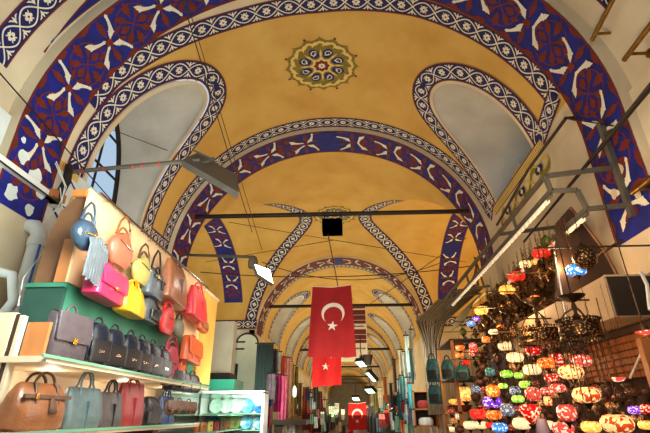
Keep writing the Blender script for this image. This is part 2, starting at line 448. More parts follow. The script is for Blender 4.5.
# ---- bay 0 (over the camera)
b0 = MB(); vault_grid(b0, -3.0, Y1n, .16, [], mC, .3, .3)
for sg in (-1, 1):
    sm = 4.45 if sg < 0 else 3.97
    P = Path(MV(.16), [(sg*(sm*i/60), 3.23) for i in range(61)]); lace(b0, P, .3)
    P = Path(MV(.16), [(sg*((3.95 if sg < 0 else 3.5)*i/60), 3.52-.10*(i/60)**3*0) for i in range(61)])
    # second narrow painted strip beside the arch, dying out at the haunch
    n = 60; vs = []
    for i in range(n+1):
        s_ = sg*((3.95 if sg < 0 else 3.45)*i/n); f = min(1, (1-i/n)*3.2); vs += [V(s_/RX, 3.64-.03*(1-f), .16, .005), V(s_/RX, 3.64-.17*f, .16, .005)]
    b0.add(vs, [(2*i, 2*i+1, 2*i+3, 2*i+2) for i in range(n)], mMr)
    n = 60; vs = []
    for i in range(n+1):
        s_ = sg*((3.8 if sg < 0 else 3.3)*i/n); f = min(1, (1-i/n)*3.2); vs += [V(s_/RX, 3.62-.02*(1-f), .16, .009), V(s_/RX, 3.62-.12*f, .16, .009)]
    b0.add(vs, [(2*i, 2*i+1, 2*i+3, 2*i+2) for i in range(n)], mBl)
struct(b0, 'ceiling', True)
# ---- bay 1
b1 = MB(); T1 = .10
HL = hole_outline(-1, 5.93, .88, 39.5, 88, skew=-.03)
HR = hole_outline(1, 6.5, .90, 37.5, 76, skew=-.18)
vault_grid(b1, Y1f, Y2n, T1, [HL, HR], mY, .13, .13)
def offs(path, d): return [p+Path(MV(T1), path).n[i]*d for i, p in enumerate(path)]
def side_lace(mb, sg, hole, w, t, det=2, mod=None):
    P0 = Path(MV(t), hole); d = (w/2+.055)
    # normals point to one side: choose the outward one
    c = sum((p for p in hole), Vc((0, 0)))/len(hole)
    k = 1 if (hole[len(hole)//2]+P0.n[len(hole)//2]*.1-c).length > (hole[len(hole)//2]-c).length else -1
    Pz = Path(MV(t), [p+P0.n[i]*d*k for i, p in enumerate(hole)])
    P = lambda u, v, e: Pz(u, v, e+.007)
    P.L = Pz.L
    lace(mb, P, w, det=det, mod=mod); return P
# lace along both arches; they stop where the outlines of the side lights meet them
def arc_path(sa, sb, yf, n=90): return [(sa+(sb-sa)*i/n, yf(sa+(sb-sa)*i/n)) for i in range(n+1)]
yl = lambda s: 4.80-(.26*min(1, max(0, (-s-1.2)/2.2))**1.3 if s < 0 else .13*min(1, s/1.5))
P = Path(MV(T1), arc_path(-3.95, 4.10, yl)); lace(b1, P, .33)
P = Path(MV(T1), arc_path(-4.82, 4.12, lambda s: 7.86)); lace(b1, P, .33)
side_lace(b1, -1, HL, .34, T1); side_lace(b1, 1, HR, .34, T1)
# cross pieces that close the borders near the springing
for pts in ([(-4.86, 6.85), (-4.82, 8.0)], [(4.05, 4.62), (4.25, 5.36)], [(4.02, 7.45), (4.3, 7.98)]):
    P = Path(MV(T1), [Vc(pts[0]).lerp(Vc(pts[1]), i/12) for i in range(13)])
    Pq = lambda u, v, e, P=P: P(u, v, e+.006)
    Pq.L = P.L; lace(b1, Pq, .30 if pts[0][0] < 0 else .26)
# cream plaster below the borders on the right
for (s0, s1, y0, y1) in ((4.26, 5.05, 4.41, 8.04),):
    P = Path(MV(T1), [(s0+(s1-s0)*i/8, (y0+y1)/2) for i in range(9)]); strip(b1, P, 0, P.L, -(y1-y0)/2, (y1-y0)/2, .003, mC)
# thin cream margins against the arches
vs = []
for i in range(121):
    s_ = -4.9+9.8*i/120; vs += [V(s_/RX, 4.41, T1, .002), V(s_/RX, max(4.42, yl(s_)-.15, 4.80 if s_ < -3.0 else 0), T1, .002)]
b1.add(vs, [(2*i, 2*i+1, 2*i+3, 2*i+2) for i in range(120)], mC)
medallion(b1, .98, 6.13, T1)
# painted sill border of the right side window: tan lace strip and an olive scroll
P = Path(MV(T1), [(4.33, 5.35+2.3*i/40) for i in range(41)]); Pt = lambda u, v, e: P(u, v, e+.012)
Pt.L = P.L; strip(b1, Pt, 0, P.L, -.075, .075, .0, mTn); 
for k in range(46): stroke(b1, Pt, [(.05*k, -.05), (.05*k+.03, .0), (.05*k, .05)], .014, .004, mOl)
for s in (-1, 1): strip(b1, Pt, 0, P.L, s*.065, s*.085, .005, mMr)
sc_ = [(.02*k*5, -.27-.11*sin(k*.9)) for k in range(23)]
stroke(b1, Pt, sc_, [.03+.10*abs(sin(k*.45)) for k in range(23)], .002, mOl)
stroke(b1, Pt, [(u, v+.05) for u, v in sc_], .025, .005, mGd); stroke(b1, Pt, [(u, -.54-v) for u, v in sc_], .03, .004, mGd)
for u in (.35, 1.05, 1.75): blob(b1, Pt, u, -.25, lambda q: .09+.04*cos(2*q), .007, mNv, 14); blob(b1, Pt, u, -.25, lambda q: .04+.015*cos(4*q), .010, mWh, 12)
side_light(b1, -1, HL, T1, 5.52, 1.05, 6.6, 4.3, -4.08)
side_light(b1, 1, HR, T1, 6.6, .8, 6.3, 4.9, 3.75)
struct(b1, 'ceiling', False)
# ---- bay 2: crossing with a side street, a groin vault
b2 = MB(); T2 = .08; YC, SA = 12.8, 3.9; ZB, ZH = 4.6, 2.87
def zside(y):
    k = 1-((y-YC)/SA)**2; return ZB+ZH*sqrt(max(0, k))
def thg(y):
    c = (zside(y)-ZS)/(RZ+T2); return math.acos(max(-1, min(1, c)))
NY, NT = 80, 40
ysl = [YC-SA*cos(pi*j/NY) for j in range(NY+1)]
ysl[0] = Y2f; ysl[-1] = Y3n
vs = []
for y in ysl:
    g = min(thg(y), pi/2)
    vs += [V(-g+2*g*i/NT, y, T2) for i in range(NT+1)]
w = NT+1
b2.add(vs, [(j*w+i, j*w+i+1, (j+1)*w+i+1, (j+1)*w+i) for j in range(NY) for i in range(NT)], mY)
def Mside(sg):
    # side vault: a = distance out along x from the axis, b = developed arc measured in equal y steps
    tab = [0]; 
    for j in range(1, 401):
        y0 = YC+SA*sin(pi/2*(j-1)/400); y1 = YC+SA*sin(pi/2*j/400); tab.append(tab[-1]+sqrt((y1-y0)**2+(zside(y1)-zside(y0))**2))
    def f(a, b, e):
        # b>=0: far half
        bb = min(abs(b), tab[-1]-1e-6); lo, hi = 0, 400
        while hi-lo > 1:
            m_ = (lo+hi)//2
            if tab[m_] <= bb: lo = m_
            else: hi = m_
        k = (lo+(bb-tab[lo])/(tab[hi]-tab[lo]))/400; q = pi/2*k*(1 if b >= 0 else -1)
        return (CX+sg*a, YC+(SA-e)*sin(q), ZB+(ZH-e)*cos(q))
    f.tab = tab; return f
def bl_of(y, tab):
    q = math.asin(max(-1, min(1, (y-YC)/SA)))/(pi/2)*400; i = int(min(399, abs(q))); v = tab[i]+(tab[i+1]-tab[i])*(abs(q)-i); return v if q >= 0 else -v
for sg in (-1, 1):
    vs = []; K = 8; XO = 9.0
    for y in ysl:
        g = min(thg(y), pi/2); x0 = (RX+T2)*sin(g); z = min(zside(y), 99)
        for i in range(K+1): vs.append((CX+sg*(x0+(XO-x0)*i/K), y, z))
    w = K+1
    b2.add(vs, [(j*w+i, j*w+i+1, (j+1)*w+i+1, (j+1)*w+i) for j in range(NY) for i in range(K)], mY)
    M = Mside(sg); tab = M.tab
    gp = []
    for j in range(0, 61):
        y = YC-1.9+(SA+1.9)*sin(pi/2*j/60) if True else 0
        y = min(y, YC+SA*.9995); g = min(thg(y), pi/2); gp.append((RX*1.025*sin(g), bl_of(y, tab)))
    gp = [Vc(p) for p in gp]
    P0 = Path(M, gp); W = .42
    # push into the side vault (towards larger a)
    k = 1 if P0.n[20].x > 0 else -1
    pts = [p+P0.n[i]*k*(W/2+.01) for i, p in enumerate(gp)]
    P = Path(M, smooth_path(pts[::3], 5)); lace(b2, P, W, det=1)
    # painted band of the side street's own arch
    top = bl_of(YC-.2, tab); end = bl_of(16.45, tab)
    xa = 4.13
    P = Path(M, [(xa, top+(end-top)*i/60) for i in range(61)]); band(b2, P, .72, 0, P.L, det=1, mod=.86)
    # horizontal border along the springing of the far wall
    Mw = lambda a, b, e, sg=sg: (CX+sg*a, Y3n-.07-e, b)
    P = Path(Mw, [(3.2+i*.3, 4.80) for i in range(16)]); lace(b2, P, .33, det=1)
P = None
medallion(b2, 1.02, 12.75, T2)
struct(b2, 'ceiling', False)
# ---- far bays
def far_bay(y0, y1, t, centres, hw, det=1, thap=36):
    mb = MB(); hs = []
    for yc in centres:
        for sg in (-1, 1): hs.append((sg, hole_outline(sg, yc, hw, thap+random.uniform(-1, 1), 86, 24)))
    vault_grid(mb, y0, y1, t, [h for _, h in hs], mY, .22, .2)
    for sg, h in hs:
        side_lace(mb, sg, h, .36, t, det=1, mod=.45)
        yc = sum(p.y for p in h)/len(h)
        side_light(mb, sg, h, t, yc, hw*.8, 6.2, 4.7, CX+sg*3.9, False)
        x = CX+sg*3.9; mb.quad((x, yc-hw, 4.4), (x, yc+hw, 4.4), (x, yc+hw, 6.4), (x, yc-hw, 6.4), mG)
    if len(centres) > 1: medallion(mb, 1.0, (y0+y1)/2, t)
    struct(mb, 'ceiling', False)
far_bay(Y3f, 29.5, .06, (21.0, 26.4), 1.25)
far_bay(30.4, 41.0, .06, (33.0, 38.3), 1.25)
far_bay(41.8, 52.0, .06, (44.4, 49.5), 1.25)
far_bay(52.8, 63.0, .06, (55.4, 60.5), 1.25)
far_bay(63.8, 84.0, .06, (66.5,), 1.25)
# ---- arches
r1, _ = rib(1, Y1n, Y1f, bandz=(3.60, 3.19))
rib(2, Y2n, Y2f, bandz=(4.35, 4.35))
rib(3, Y3n, Y3f, bandz=(4.45, 4.45), lacef=.34)
for i, (a, b) in enumerate(((29.5, 30.4), (41.0, 41.8), (52.0, 52.8), (63.0, 63.8))): rib(4+i, a, b, det=1, lacef=.3)
# ---- walls and floor
XL, XR = CX-RX-.1, CX+RX+.1
def wall_slab(name, x, y0, y1, z0=0, z1=ZS+.12, M=None):
    mb = MB(); d = -.25 if x < 0 else .25
    n = max(1, int((y1-y0)/.5)); 
    mb.box((min(x, x+d), y0, z0), (max(x, x+d), y1, z1), M or mW); return struct(mb, name)
wall_slab('wall_left', XL, -3, Y2f, M=mW); wall_slab('wall_right', XR, -3, Y2f, M=mC)
wall_slab('wall_left', XL, Y3n+.4, 84, M=mC); wall_slab('wall_right', XR, Y3n+.4, 84, M=mC)
for sg, nm in ((-1, 'left'), (1, 'right')):
    mb = MB(); xa = CX+sg*3.28; xb = CX+sg*9
    mb.box((min(xa, xb), Y3n, 0), (max(xa, xb), Y3n+.25, 5.0), mW if sg < 0 else mC); struct(mb, 'wall_far_'+nm)
    mb = MB(); mb.box((min(xa, xb), Y2f-.25, 0), (max(xa, xb), Y2f, 5.0), mC); struct(mb, 'wall_near_'+nm)
    mb = MB(); mb.box((min(xb, xb+sg*.2), Y2f, 0), (max(xb, xb+sg*.2), Y3n, 7.7), mC); struct(mb, 'wall_side_'+nm)
mb = MB(); mb.box((XL, 84, 0), (XR, 84.2, 7.7), mC); struct(mb, 'wall_end')
mb = MB(); mb.box((-9.4, -3, -.1), (9.4, 84, 0), mStone); struct(mb, 'floor')
# peeled plaster over the foot of the first arch on both sides
mb = MB()
def patch(mb, sg, th, y, r, seed, t=0, M=None):
    R_ = random.Random(seed); a = [R_.uniform(.75, 1.2) for _ in range(14)]
    P = lambda u, v, e: V(sg*(rad(th)+u/RX), y+v, t, e)
    blob(mb, P, 0, 0, lambda q: r*a[int(q/(2*pi)*14) % 14], .014, M or mWh, 14)
for sg, th, y, r, sd in ((-1, 97, 4.1, .13, 1), (-1, 95, 3.85, .1, 2), (-1, 99.5, 4.25, .09, 3), (-1, 92, 3.78, .05, 4), (-1, 103, 3.85, .12, 9), (-1, 104, 4.15, .09, 19), (1, 101, 4.0, .09, 5), (1, 104, 4.18, .07, 6), (1, 107, 3.85, .07, 7)):
    patch(mb, sg, th, y, r*.8, sd, 0, mW if sg < 0 else mC)
pa = tag(mb.build('trim_30'), kind='structure')
# ================================================================== left: the leather shop
XF = -2.3                      # face of the shop boards
mb = MB(); mb.box((XF-.02, 3.3, 2.60), (XF+.0, 6.6, 3.47), mPch); mb.box((-2.42, 3.3, 2.60), (XF-.02, 3.36, 2.98), mCop)
fas = thing('shop_fascia', 'long peach board above the handbag shop with bags hanging from it', 'fascia', (0, 0, 0))
mb.build('board', fas)
mb = MB(); mb.box((-2.44, 3.26, 3.38), (-2.31, 3.295, 3.44), mOrW); mb.build('beam', fas); 
mb = MB(); pl = [(-2.64, 2.60), (-2.31, 2.60), (-2.31, 3.44), (-2.47, 3.42), (-2.58, 3.28), (-2.63, 3.0)]
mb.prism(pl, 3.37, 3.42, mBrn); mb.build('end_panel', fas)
mb = MB(); mb.tube([(-2.2, 3.3, 3.42), (-2.2, 6.5, 3.42)], .012, mSteel, 6)
for y in (3.5, 4.5, 5.5, 6.4): mb.tube([(-2.3, y, 3.44), (-2.2, y, 3.42)], .01, mSteel, 6)
mb.tube([(-2.17, 3.35, 2.99), (-2.17, 6.5, 2.99)], .01, mSteel, 6)
mb.build('hanging_rail', fas)
mb = MB(); mb.box((-2.62, 3.32, 1.98), (XF, 6.5, 2.59), mGrn)
gp = thing('shop_back_panel', 'green painted panel behind the row of black bags', 'panel'); mb.build('board', gp)
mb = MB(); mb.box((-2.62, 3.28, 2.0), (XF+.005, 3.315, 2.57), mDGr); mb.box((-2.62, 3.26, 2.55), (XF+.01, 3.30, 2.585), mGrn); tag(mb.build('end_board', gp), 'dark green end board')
sh = thing('shop_shelf', 'upper wooden shelf with pale edge carrying the black bags', 'shelf')
mb = MB(); mb.box((-2.62, 2.86, 1.925), (-2.0, 6.4, 1.965), mPine); mb.build('board', sh)
mb = MB(); mb.box((-2.0, 2.80, 1.952), (-1.985, 6.4, 1.972), mGlE); tag(mb.build('edge_strip', sh), 'green glass edge strip')
mb = MB(); mb.box((-2.25, 2.93, 1.97), (-2.09, 2.96, 2.2), mCop); tag(mb.build('end_board', sh), 'copper brown end board')
mb = MB(); mb.box((-2.46, 2.88, 1.5), (-2.32, 2.93, 2.26), mPine); mb.box((-2.32, 2.885, 1.5), (-2.285, 2.93, 2.25), mDkW); mb.box((-2.285, 2.88, 1.5), (-2.26, 2.93, 2.24), mPine); mb.build('upright', sh)
sh = thing('shop_shelf', 'lower lit shelf with tote bags standing along it', 'shelf')
mb = MB(); mb.box((-2.62, 2.45, 1.475), (-1.98, 6.09, 1.512), mPine); mb.build('board', sh)
mb = MB(); mb.box((-1.98, 2.45, 1.497), (-1.965, 6.09, 1.517), mGlE); mb.build('edge_strip', sh)
mb = MB(); mb.box((-2.64, 2.6, 1.2), (-2.62, 6.09, 1.98), mPine); mb.build('back_board', sh)
mb = MB(); mb.box((-2.62, 2.45, .0), (-2.58, 6.09, 1.48), mDkW); mb.build('lower_board', sh)
# ---- bags.  local x runs along the street, the front looks to -y
def arc(w, h, n=14, x0=0, y=0, z0=0): return [(x0+w*cos(pi-pi*i/n), y, z0+h*sin(pi*i/n)) for i in range(n+1)]
def bag(name, label, y, z, w, h, d, style, M, M2=None, x=-2.15, rz=0, hh=.2, group='bags of the handbag shop', cat='bag', flapM=None):
    M2 = M2 or M; t = thing(name, label, cat, (x, y, z), pi/2+rz, group); hw = w/2; hd = d/2
    b = MB()
    if style in ('satchel', 'brief', 'flapbag'):
        b.loft([(0, hw*.92, hd*.9), (.012, hw, hd), (h*.5, hw*1.0, hd*.98), (h*.93, hw*.97, hd*.8), (h, hw*.9, hd*.62)] if style != 'brief' else [(0, hw*.9, hd*.9), (.015, hw, hd), (h*.5, hw*.98, hd*1.0), (h*.8, hw*.9, hd*.85), (h*.93, hw*.72, hd*.6), (h, hw*.5, hd*.35)], M, 28, 6 if style != 'brief' else 3.4)
    elif style == 'tote':
        b.loft([(0, hw*.94, hd*.9), (.015, hw, hd), (h*.3, hw*1.0, hd), (h*.7, hw*.96, hd*.66), (h*.97, hw*.94, hd*.3), (h, hw*.9, hd*.22)], M, 28, 5)
    elif style == 'duffel':
        b.loft([(0, hw*.85, hd*.85), (.02, hw, hd), (h*.45, hw*1.02, hd*1.05), (h*.75, hw*.94, hd*.8), (h*.95, hw*.8, hd*.4), (h, hw*.72, hd*.25)], M, 28, 3)
    elif style == 'hobo':
        n = 11; L = []
        for i in range(n+1):
            f = i/n; L.append((h*f, hw*(.25+.75*sin(pi*min(1, (f+.12)/1.25))**.6)*(1 if f < .6 else 1-.55*((f-.6)/.4)**1.3), hd*sin(pi*(.06+.9*(1-f*.85)))**.5*(1-.4*f)))
        b.loft(L, M, 24, 2.2)
    elif style == 'round':
        n = 11; b.loft([(h*i/n, hw*sqrt(max(.02, 1-(2*i/n-1)**2)), hd*sqrt(max(.05, 1-(2*i/n-1)**2))) for i in range(n+1)], M, 24, 2.2)
    elif style == 'pack':
        b.loft([(0, hw*.9, hd*.9), (.02, hw, hd), (h*.6, hw, hd), (h*.85, hw*.85, hd*.8), (h*.96, hw*.55, hd*.5), (h, hw*.3, hd*.25)], M, 28, 3.4)
    b.build('body', t, True)
    f = hd+.004
    fm = flapM or M2
    if style == 'satchel':
        p = MB(); p.loft([(h*.38, hw*.93, .012, 0, -f-.002), (h*.42, hw*.97, .012, 0, -f-.002), (h*.85, hw*.97, .012, 0, -f+.008), (h*1.0, hw*.95, .02, 0, -hd*.72), (h*1.02, hw*.9, hd*.6, 0, 0)], fm, 24, 7); p.build('flap', t, True)
        p = MB(); p.box((-.022, -f-.022, h*.34), (.022, -f-.01, h*.46), mGold); p.build('clasp', t)
        p = MB(); p.tube(arc(hw*.3, hh*.35, 10, 0, 0, h*1.0), .009, M2, 8); p.build('handle', t, True)
    elif style == 'flapbag':
        p = MB(); p.loft([(h*.30, hw*.80, .012, 0, -f-.004), (h*.36, hw*.93, .013, 0, -f-.004), (h*.85, hw*.95, .012, 0, -f+.006), (h*1.0, hw*.93, .02, 0, -hd*.68), (h*1.02, hw*.86, hd*.55, 0, 0)], fm, 24, 4); p.build('flap', t, True)
        for s in (-1, 1):
            p = MB(); p.box((s*hw*.5-.012, -f-.022, h*.12), (s*hw*.5+.012, -f-.006, h*.45), M2); p.box((s*hw*.5-.016, -f-.028, h*.26), (s*hw*.5+.016, -f-.02, h*.33), mGold); p.build('buckle_strap', t)
        p = MB(); p.tube(arc(hw*.3, hh*.4, 10, 0, 0, h), .008, M2, 8); p.build('handle', t, True)
    elif style == 'brief':
        p = MB(); p.loft([(h*.1, hw*.8, .010, 0, -f), (h*.13, hw*.86, .012, 0, -f), (h*.56, hw*.86, .012, 0, -f), (h*.6, hw*.8, .008, 0, -f)], M2, 20, 6); p.build('front_pocket', t, True)
        p = MB(); p.box((-.03, -f-.016, h*.30), (.03, -f-.008, h*.36), mSteel); p.build('badge', t)
        p = MB(); p.tube(arc(hw*.34, .05, 10, 0, 0, h*.99), .009, M2, 8); p.build('handle', t, True)
        p = MB(); p.tube([(-hw*.95, -hd*.2, h*.9), (-hw*1.05, -hd*.5, h*.5), (-hw*1.02, -hd, h*.18), (-hw*.6, -f-.01, h*.12)], .007, mBlk, 6); p.build('shoulder_strap', t, True)
    elif style == 'tote':
        for s in (-1, 1):
            p = MB(); p.tube([(-hw*.42, s*hd*.55, h*.6), (-hw*.40, s*hd*.35, h)]+arc(hw*.38, hh, 12, 0, s*.012, h)[1:-1]+[(hw*.40, s*hd*.35, h), (hw*.42, s*hd*.55, h*.6)], .0085, M2, 8); p.build('handle', t, True)
        p = MB(); p.box((-.004, -f-.004, h*.03), (.004, -hd*.62, h*.66), M2); p.build('seam', t)
    elif style == 'duffel':
        for s in (-1, 1):
            p = MB(); p.tube([(-hw*.45, s*hd*.9, h*.55), (-hw*.42, s*hd*.6, h*.9)]+arc(hw*.40, hh, 12, 0, s*hd*.35, h*.92)[1:-1]+[(hw*.42, s*hd*.6, h*.9), (hw*.45, s*hd*.9, h*.55)], .010, M2, 8); p.build('handle', t, True)
        p = MB(); p.box((-hw*.9, -hd*.98, h*.66), (hw*.9, -hd*.78, h*.74), M2); p.build('belt', t)
        p = MB(); p.box((-hw*.55, -hd*1.06, h*.64), (-hw*.45, -hd*.96, h*.76), mGold); p.build('buckle', t)
        p = MB(); p.loft([(h*.34, .012, .006, hw*.18, -hd*1.12), (h*.36, .04, .008, hw*.18, -hd*1.12), (h*.5, .035, .008, hw*.16, -hd*1.10), (h*.68, .012, .006, hw*.1, -hd*1.0)], M2, 14, 3); p.build('luggage_tag', t, True)
    elif style in ('hobo', 'round'):
        p = MB(); p.tube([(-hw*.62, 0, h*.72), (-hw*.5, 0, h*.98)]+[(q[0], 0, q[2]) for q in arc(hw*.42, hh, 12, 0, 0, h*.98)[1:-1]]+[(hw*.5, 0, h*.98), (hw*.62, 0, h*.72)], .011, M2, 8); p.build('handle', t, True)
        p = MB(); p.tube([(-hw*.7, -hd*.55, h*.66), (0, -hd*.95, h*.55), (hw*.7, -hd*.55, h*.66)], .006, mSteel, 6); p.build('zip', t, True)
    elif style == 'pack':
        p = MB(); p.loft([(h*.08, hw*.7, .02, 0, -f-.01), (h*.45, hw*.72, .028, 0, -f-.012), (h*.5, hw*.6, .01, 0, -f-.004)], M2, 20, 4); p.build('front_pocket', t, True)
        for k in range(4):
            p = MB(); p.tube([(-hw*.8+k*hw*.3, -f-.02, h*.9-k*.02), (-hw*.4+k*hw*.3, -f-.05, h*.5), (-hw*.7+k*hw*.35, -f-.02, h*.1)], .008, M2, 6); p.build('strap', t, True)
    return t
def hang_strap(t, w, h, top, M, y=0, r=.010):
    p = MB(); p.tube([(-w/2, y, h), (-w*.38, y, h+(top-h)*.6), (-w*.12, y, top), (w*.12, y, top), (w*.38, y, h+(top-h)*.6), (w/2, y, h)], r, M, 8); p.build('shoulder_strap', t, True)
L_ = dict(blgrey=leather('blue_grey', (48, 64, 80), .28), blush=leather('blush', (176, 96, 70), .35), cream=leather('cream_yellow', (178, 166, 90), .35),
 silver=leather('silver', (84, 92, 98), .28), bronze=leather('bronze', (150, 92, 62), .28), coral=leather('coral', (206, 46, 56), .38), pink=leather('pink', (206, 40, 84), .36),
 yellow=leather('yellow', (240, 176, 30), .36), grey=leather('grey', (84, 90, 94), .4), red=leather('red', (206, 46, 50), .3), leop=leather('mottled', (104, 104, 84), .45),
 orange=leather('orange', (204, 88, 40), .38), burg=leather('burgundy', (160, 46, 70), .32), taupe=leather('taupe', (78, 66, 70), .42), black=leather('black', (16, 26, 38), .25),
 tan=leather('tan', (140, 84, 48), .34), dkbr=leather('dark_brown', (92, 62, 46), .42), teal=leather('grey_teal', (82, 100, 102), .4), char=leather('charcoal', (72, 66, 66), .4),
 brick=leather('brick', (140, 40, 44), .36), navy=leather('navy', (44, 66, 108), .36), ink=leather('ink', (22, 22, 28), .3))
def px_bag(l, t, r, b, X=-2.12, k=.8):
    mid = (t+b)/2; c = (l+r)/2; y0 = at(l, mid, X=X).y; y1 = at(r, mid, X=X).y; z0 = at(c, b, X=X).z; z1 = at(c, t, X=X).z
    return (y0+y1)/2, z0, (y1-y0)*k, z1-z0
HANG = [
 # box in the picture, style, colours, label, height of the strap top in the picture
 ('shoulder_bag', (72, 220, 97, 250), 'round', 'blgrey', 'blgrey', .12, 'round blue grey leather bag with a long fringe, nearest of the hanging bags', 196),
 ('shoulder_bag', (107, 234, 133, 266), 'hobo', 'blush', 'tan', .14, 'slouchy blush tan shoulder bag hanging beside the blue grey fringed bag', 211),
 ('shoulder_bag', (131, 258, 152, 284), 'hobo', 'cream', 'dkbr', .13, 'pale yellow green shoulder bag hanging between the blush bag and the silver bag', 240),
 ('handbag', (144, 272, 162, 298), 'duffel', 'silver', 'ink', .13, 'silver grey handbag with black handles, hanging right of the pale yellow one', 246),
 ('handbag', (161, 266, 186, 303), 'tote', 'bronze', 'dkbr', .16, 'shiny bronze brown tote hanging in the upper row of bags', 258),
 ('handbag', (186, 292, 207, 320), 'tote', 'coral', 'red', .14, 'coral red tote at the far end of the upper row', 280),
 ('handbag', (88, 271, 122, 300), 'satchel', 'pink', 'pink', .14, 'hot pink flap handbag hanging under the fringed bag', 262),
 ('handbag', (118, 287, 143, 314), 'tote', 'yellow', 'yellow', .14, 'bright yellow tote hanging beside the pink handbag', 278),
 ('handbag', (141, 299, 156, 322), 'pack', 'grey', 'ink', .10, 'small grey rucksack with dangling straps right of the yellow tote', 292),
 ('handbag', (157, 308, 176, 333), 'hobo', 'red', 'red', .11, 'glossy red gathered bag hanging in the lower row', 300),
 ('handbag', (172, 319, 184, 337), 'round', 'leop', 'ink', .09, 'small mottled dark green grey bag behind the glossy red bag', 312),
 ('satchel', (181, 340, 201, 362), 'flapbag', 'orange', 'orange', .10, 'orange leather satchel with two buckled straps near the end of the shop', 334),
 ('shoulder_bag', (157, 348, 181, 384), 'hobo', 'burg', 'burg', .12, 'burgundy hobo bag hanging lowest, in front of the black bags', 334),
 ('shoulder_bag', (176, 366, 187, 385), 'hobo', 'orange', 'orange', .10, 'plain orange bag peeping out behind the burgundy hobo', 360),
 ('handbag', (197, 321, 207, 331), 'flapbag', 'orange', 'tan', .07, 'tiny orange flap purse hanging below the coral red tote', 316),
]
for i, (nm, b, st, c1, c2, d, lab, top) in enumerate(HANG):
    y, z, w, h = px_bag(*b, X=-2.13, k=1.05); d *= 1.25; z -= h*.06; h *= 1.12
    t = bag(nm, lab, y, z, w, h, d, st, L_[c1], L_[c2], x=-2.13, rz=.10, hh=.07)
    zt = at((b[0]+b[2])/2, top, X=-2.12).z-z
    hang_strap(t, w*.7, h*.86, max(zt, h*1.12), L_[c2], 0, .011)
    if i == 0:
        fr = MB()
        for k in range(22):
            x = -w*.30+w*.95*k/21; fr.tube([(x, -d*.62-.01*(k % 3), h*.5-.10*abs(k/21-.5)), (x+.012, -d*.72, h*.1), (x+.02+random.uniform(-.01, .01), -d*.68, -h*.85-random.uniform(0, .05))], [.008, .010, .011], L_['grey'] if k % 3 else L_['silver'], 5)
        tag(fr.build('fringe', t, True), 'long grey and cream leather fringe')
        fr = MB()
        for k in range(14):
            x = -w*.48+w*.8*k/13; fr.lathe([(.0, .008), (.008, .004), (.009, 0)], mGold, 8, (x, -d*.62+.02*abs(k/6.5-1), h*.36+h*.22*k/13))
        fr.build('studs', t)
# row of black laptop bags on the upper shelf
t = bag('laptop_bag', 'taupe grey flap briefcase, nearest bag on the upper shelf', *px_bag(46, 316, 85, 352, X=-2.1, k=.8)[:1], 1.966, .37, .33, .13, 'satchel', L_['taupe'], L_['taupe'], x=-2.10, rz=-.12)
ROWB = [((87, 326, 101, 364), 'black satchel standing next to the taupe briefcase'), ((102, 333, 119, 368), 'second black satchel from the taupe briefcase, with a grey side flap'),
        ((119, 341, 134, 374), 'third black bag from the taupe briefcase'), ((133, 345, 144, 376), 'fourth black bag from the taupe briefcase'),
        ((144, 350, 155, 379), 'black bag just left of the burgundy hobo on the upper shelf'), ((155, 357, 164, 383), 'last black bag of the row, below the burgundy hobo')]
for b, lab in ROWB:
    y, z, w, h = px_bag(*b, X=-2.12)
    bag('laptop_bag', lab, y, 1.966, .25, max(.27, h*1.2), .15, 'brief', L_['black'], L_['ink'], x=-2.12, rz=-.25, group='black bags on the upper shelf')
# lower shelf
LOW = [((6, 376, 62, 424), .44, .33, .2, 'duffel', 'tan', 'dkbr', 'large tan brown belted bag, nearest on the lower shelf', .09),
 ((63, 384, 98, 425), .40, .29, .13, 'tote', 'teal', 'teal', 'grey teal tote with looped handles next to the tan belted bag', .12),
 ((97, 392, 118, 427), .34, .26, .13, 'tote', 'char', 'ink', 'charcoal tote with black handles between grey teal and brick red bags', .10),
 ((117, 384, 141, 427), .34, .36, .12, 'tote', 'brick', 'brick', 'tall brick red tote on the lower shelf', .04),
 ((139, 398, 156, 427), .30, .25, .14, 'pack', 'ink', 'char', 'crumpled black rucksack with hanging straps right of the brick red tote', .1),
 ((143, 385, 158, 400), .3, .2, .1, 'brief', 'ink', 'char', 'black briefcase standing behind the crumpled rucksack', .1),
 ((158, 392, 172, 420), .34, .28, .12, 'tote', 'navy', 'navy', 'navy blue tote right of the black rucksack', .08)]
for b, w, h, d, st, c1, c2, lab, hh in LOW:
    y, z, w_, h_ = px_bag(*b, X=-2.14); w = max(w, w_*1.05)
    bag('tote_bag', lab, y, 1.513 if 'behind' not in lab else 1.72, w, h_*1.0, d, st, L_[c1], L_[c2], x=-2.14 if 'behind' not in lab else -2.4, rz=-.10, hh=hh, group='bags on the lower shelf')
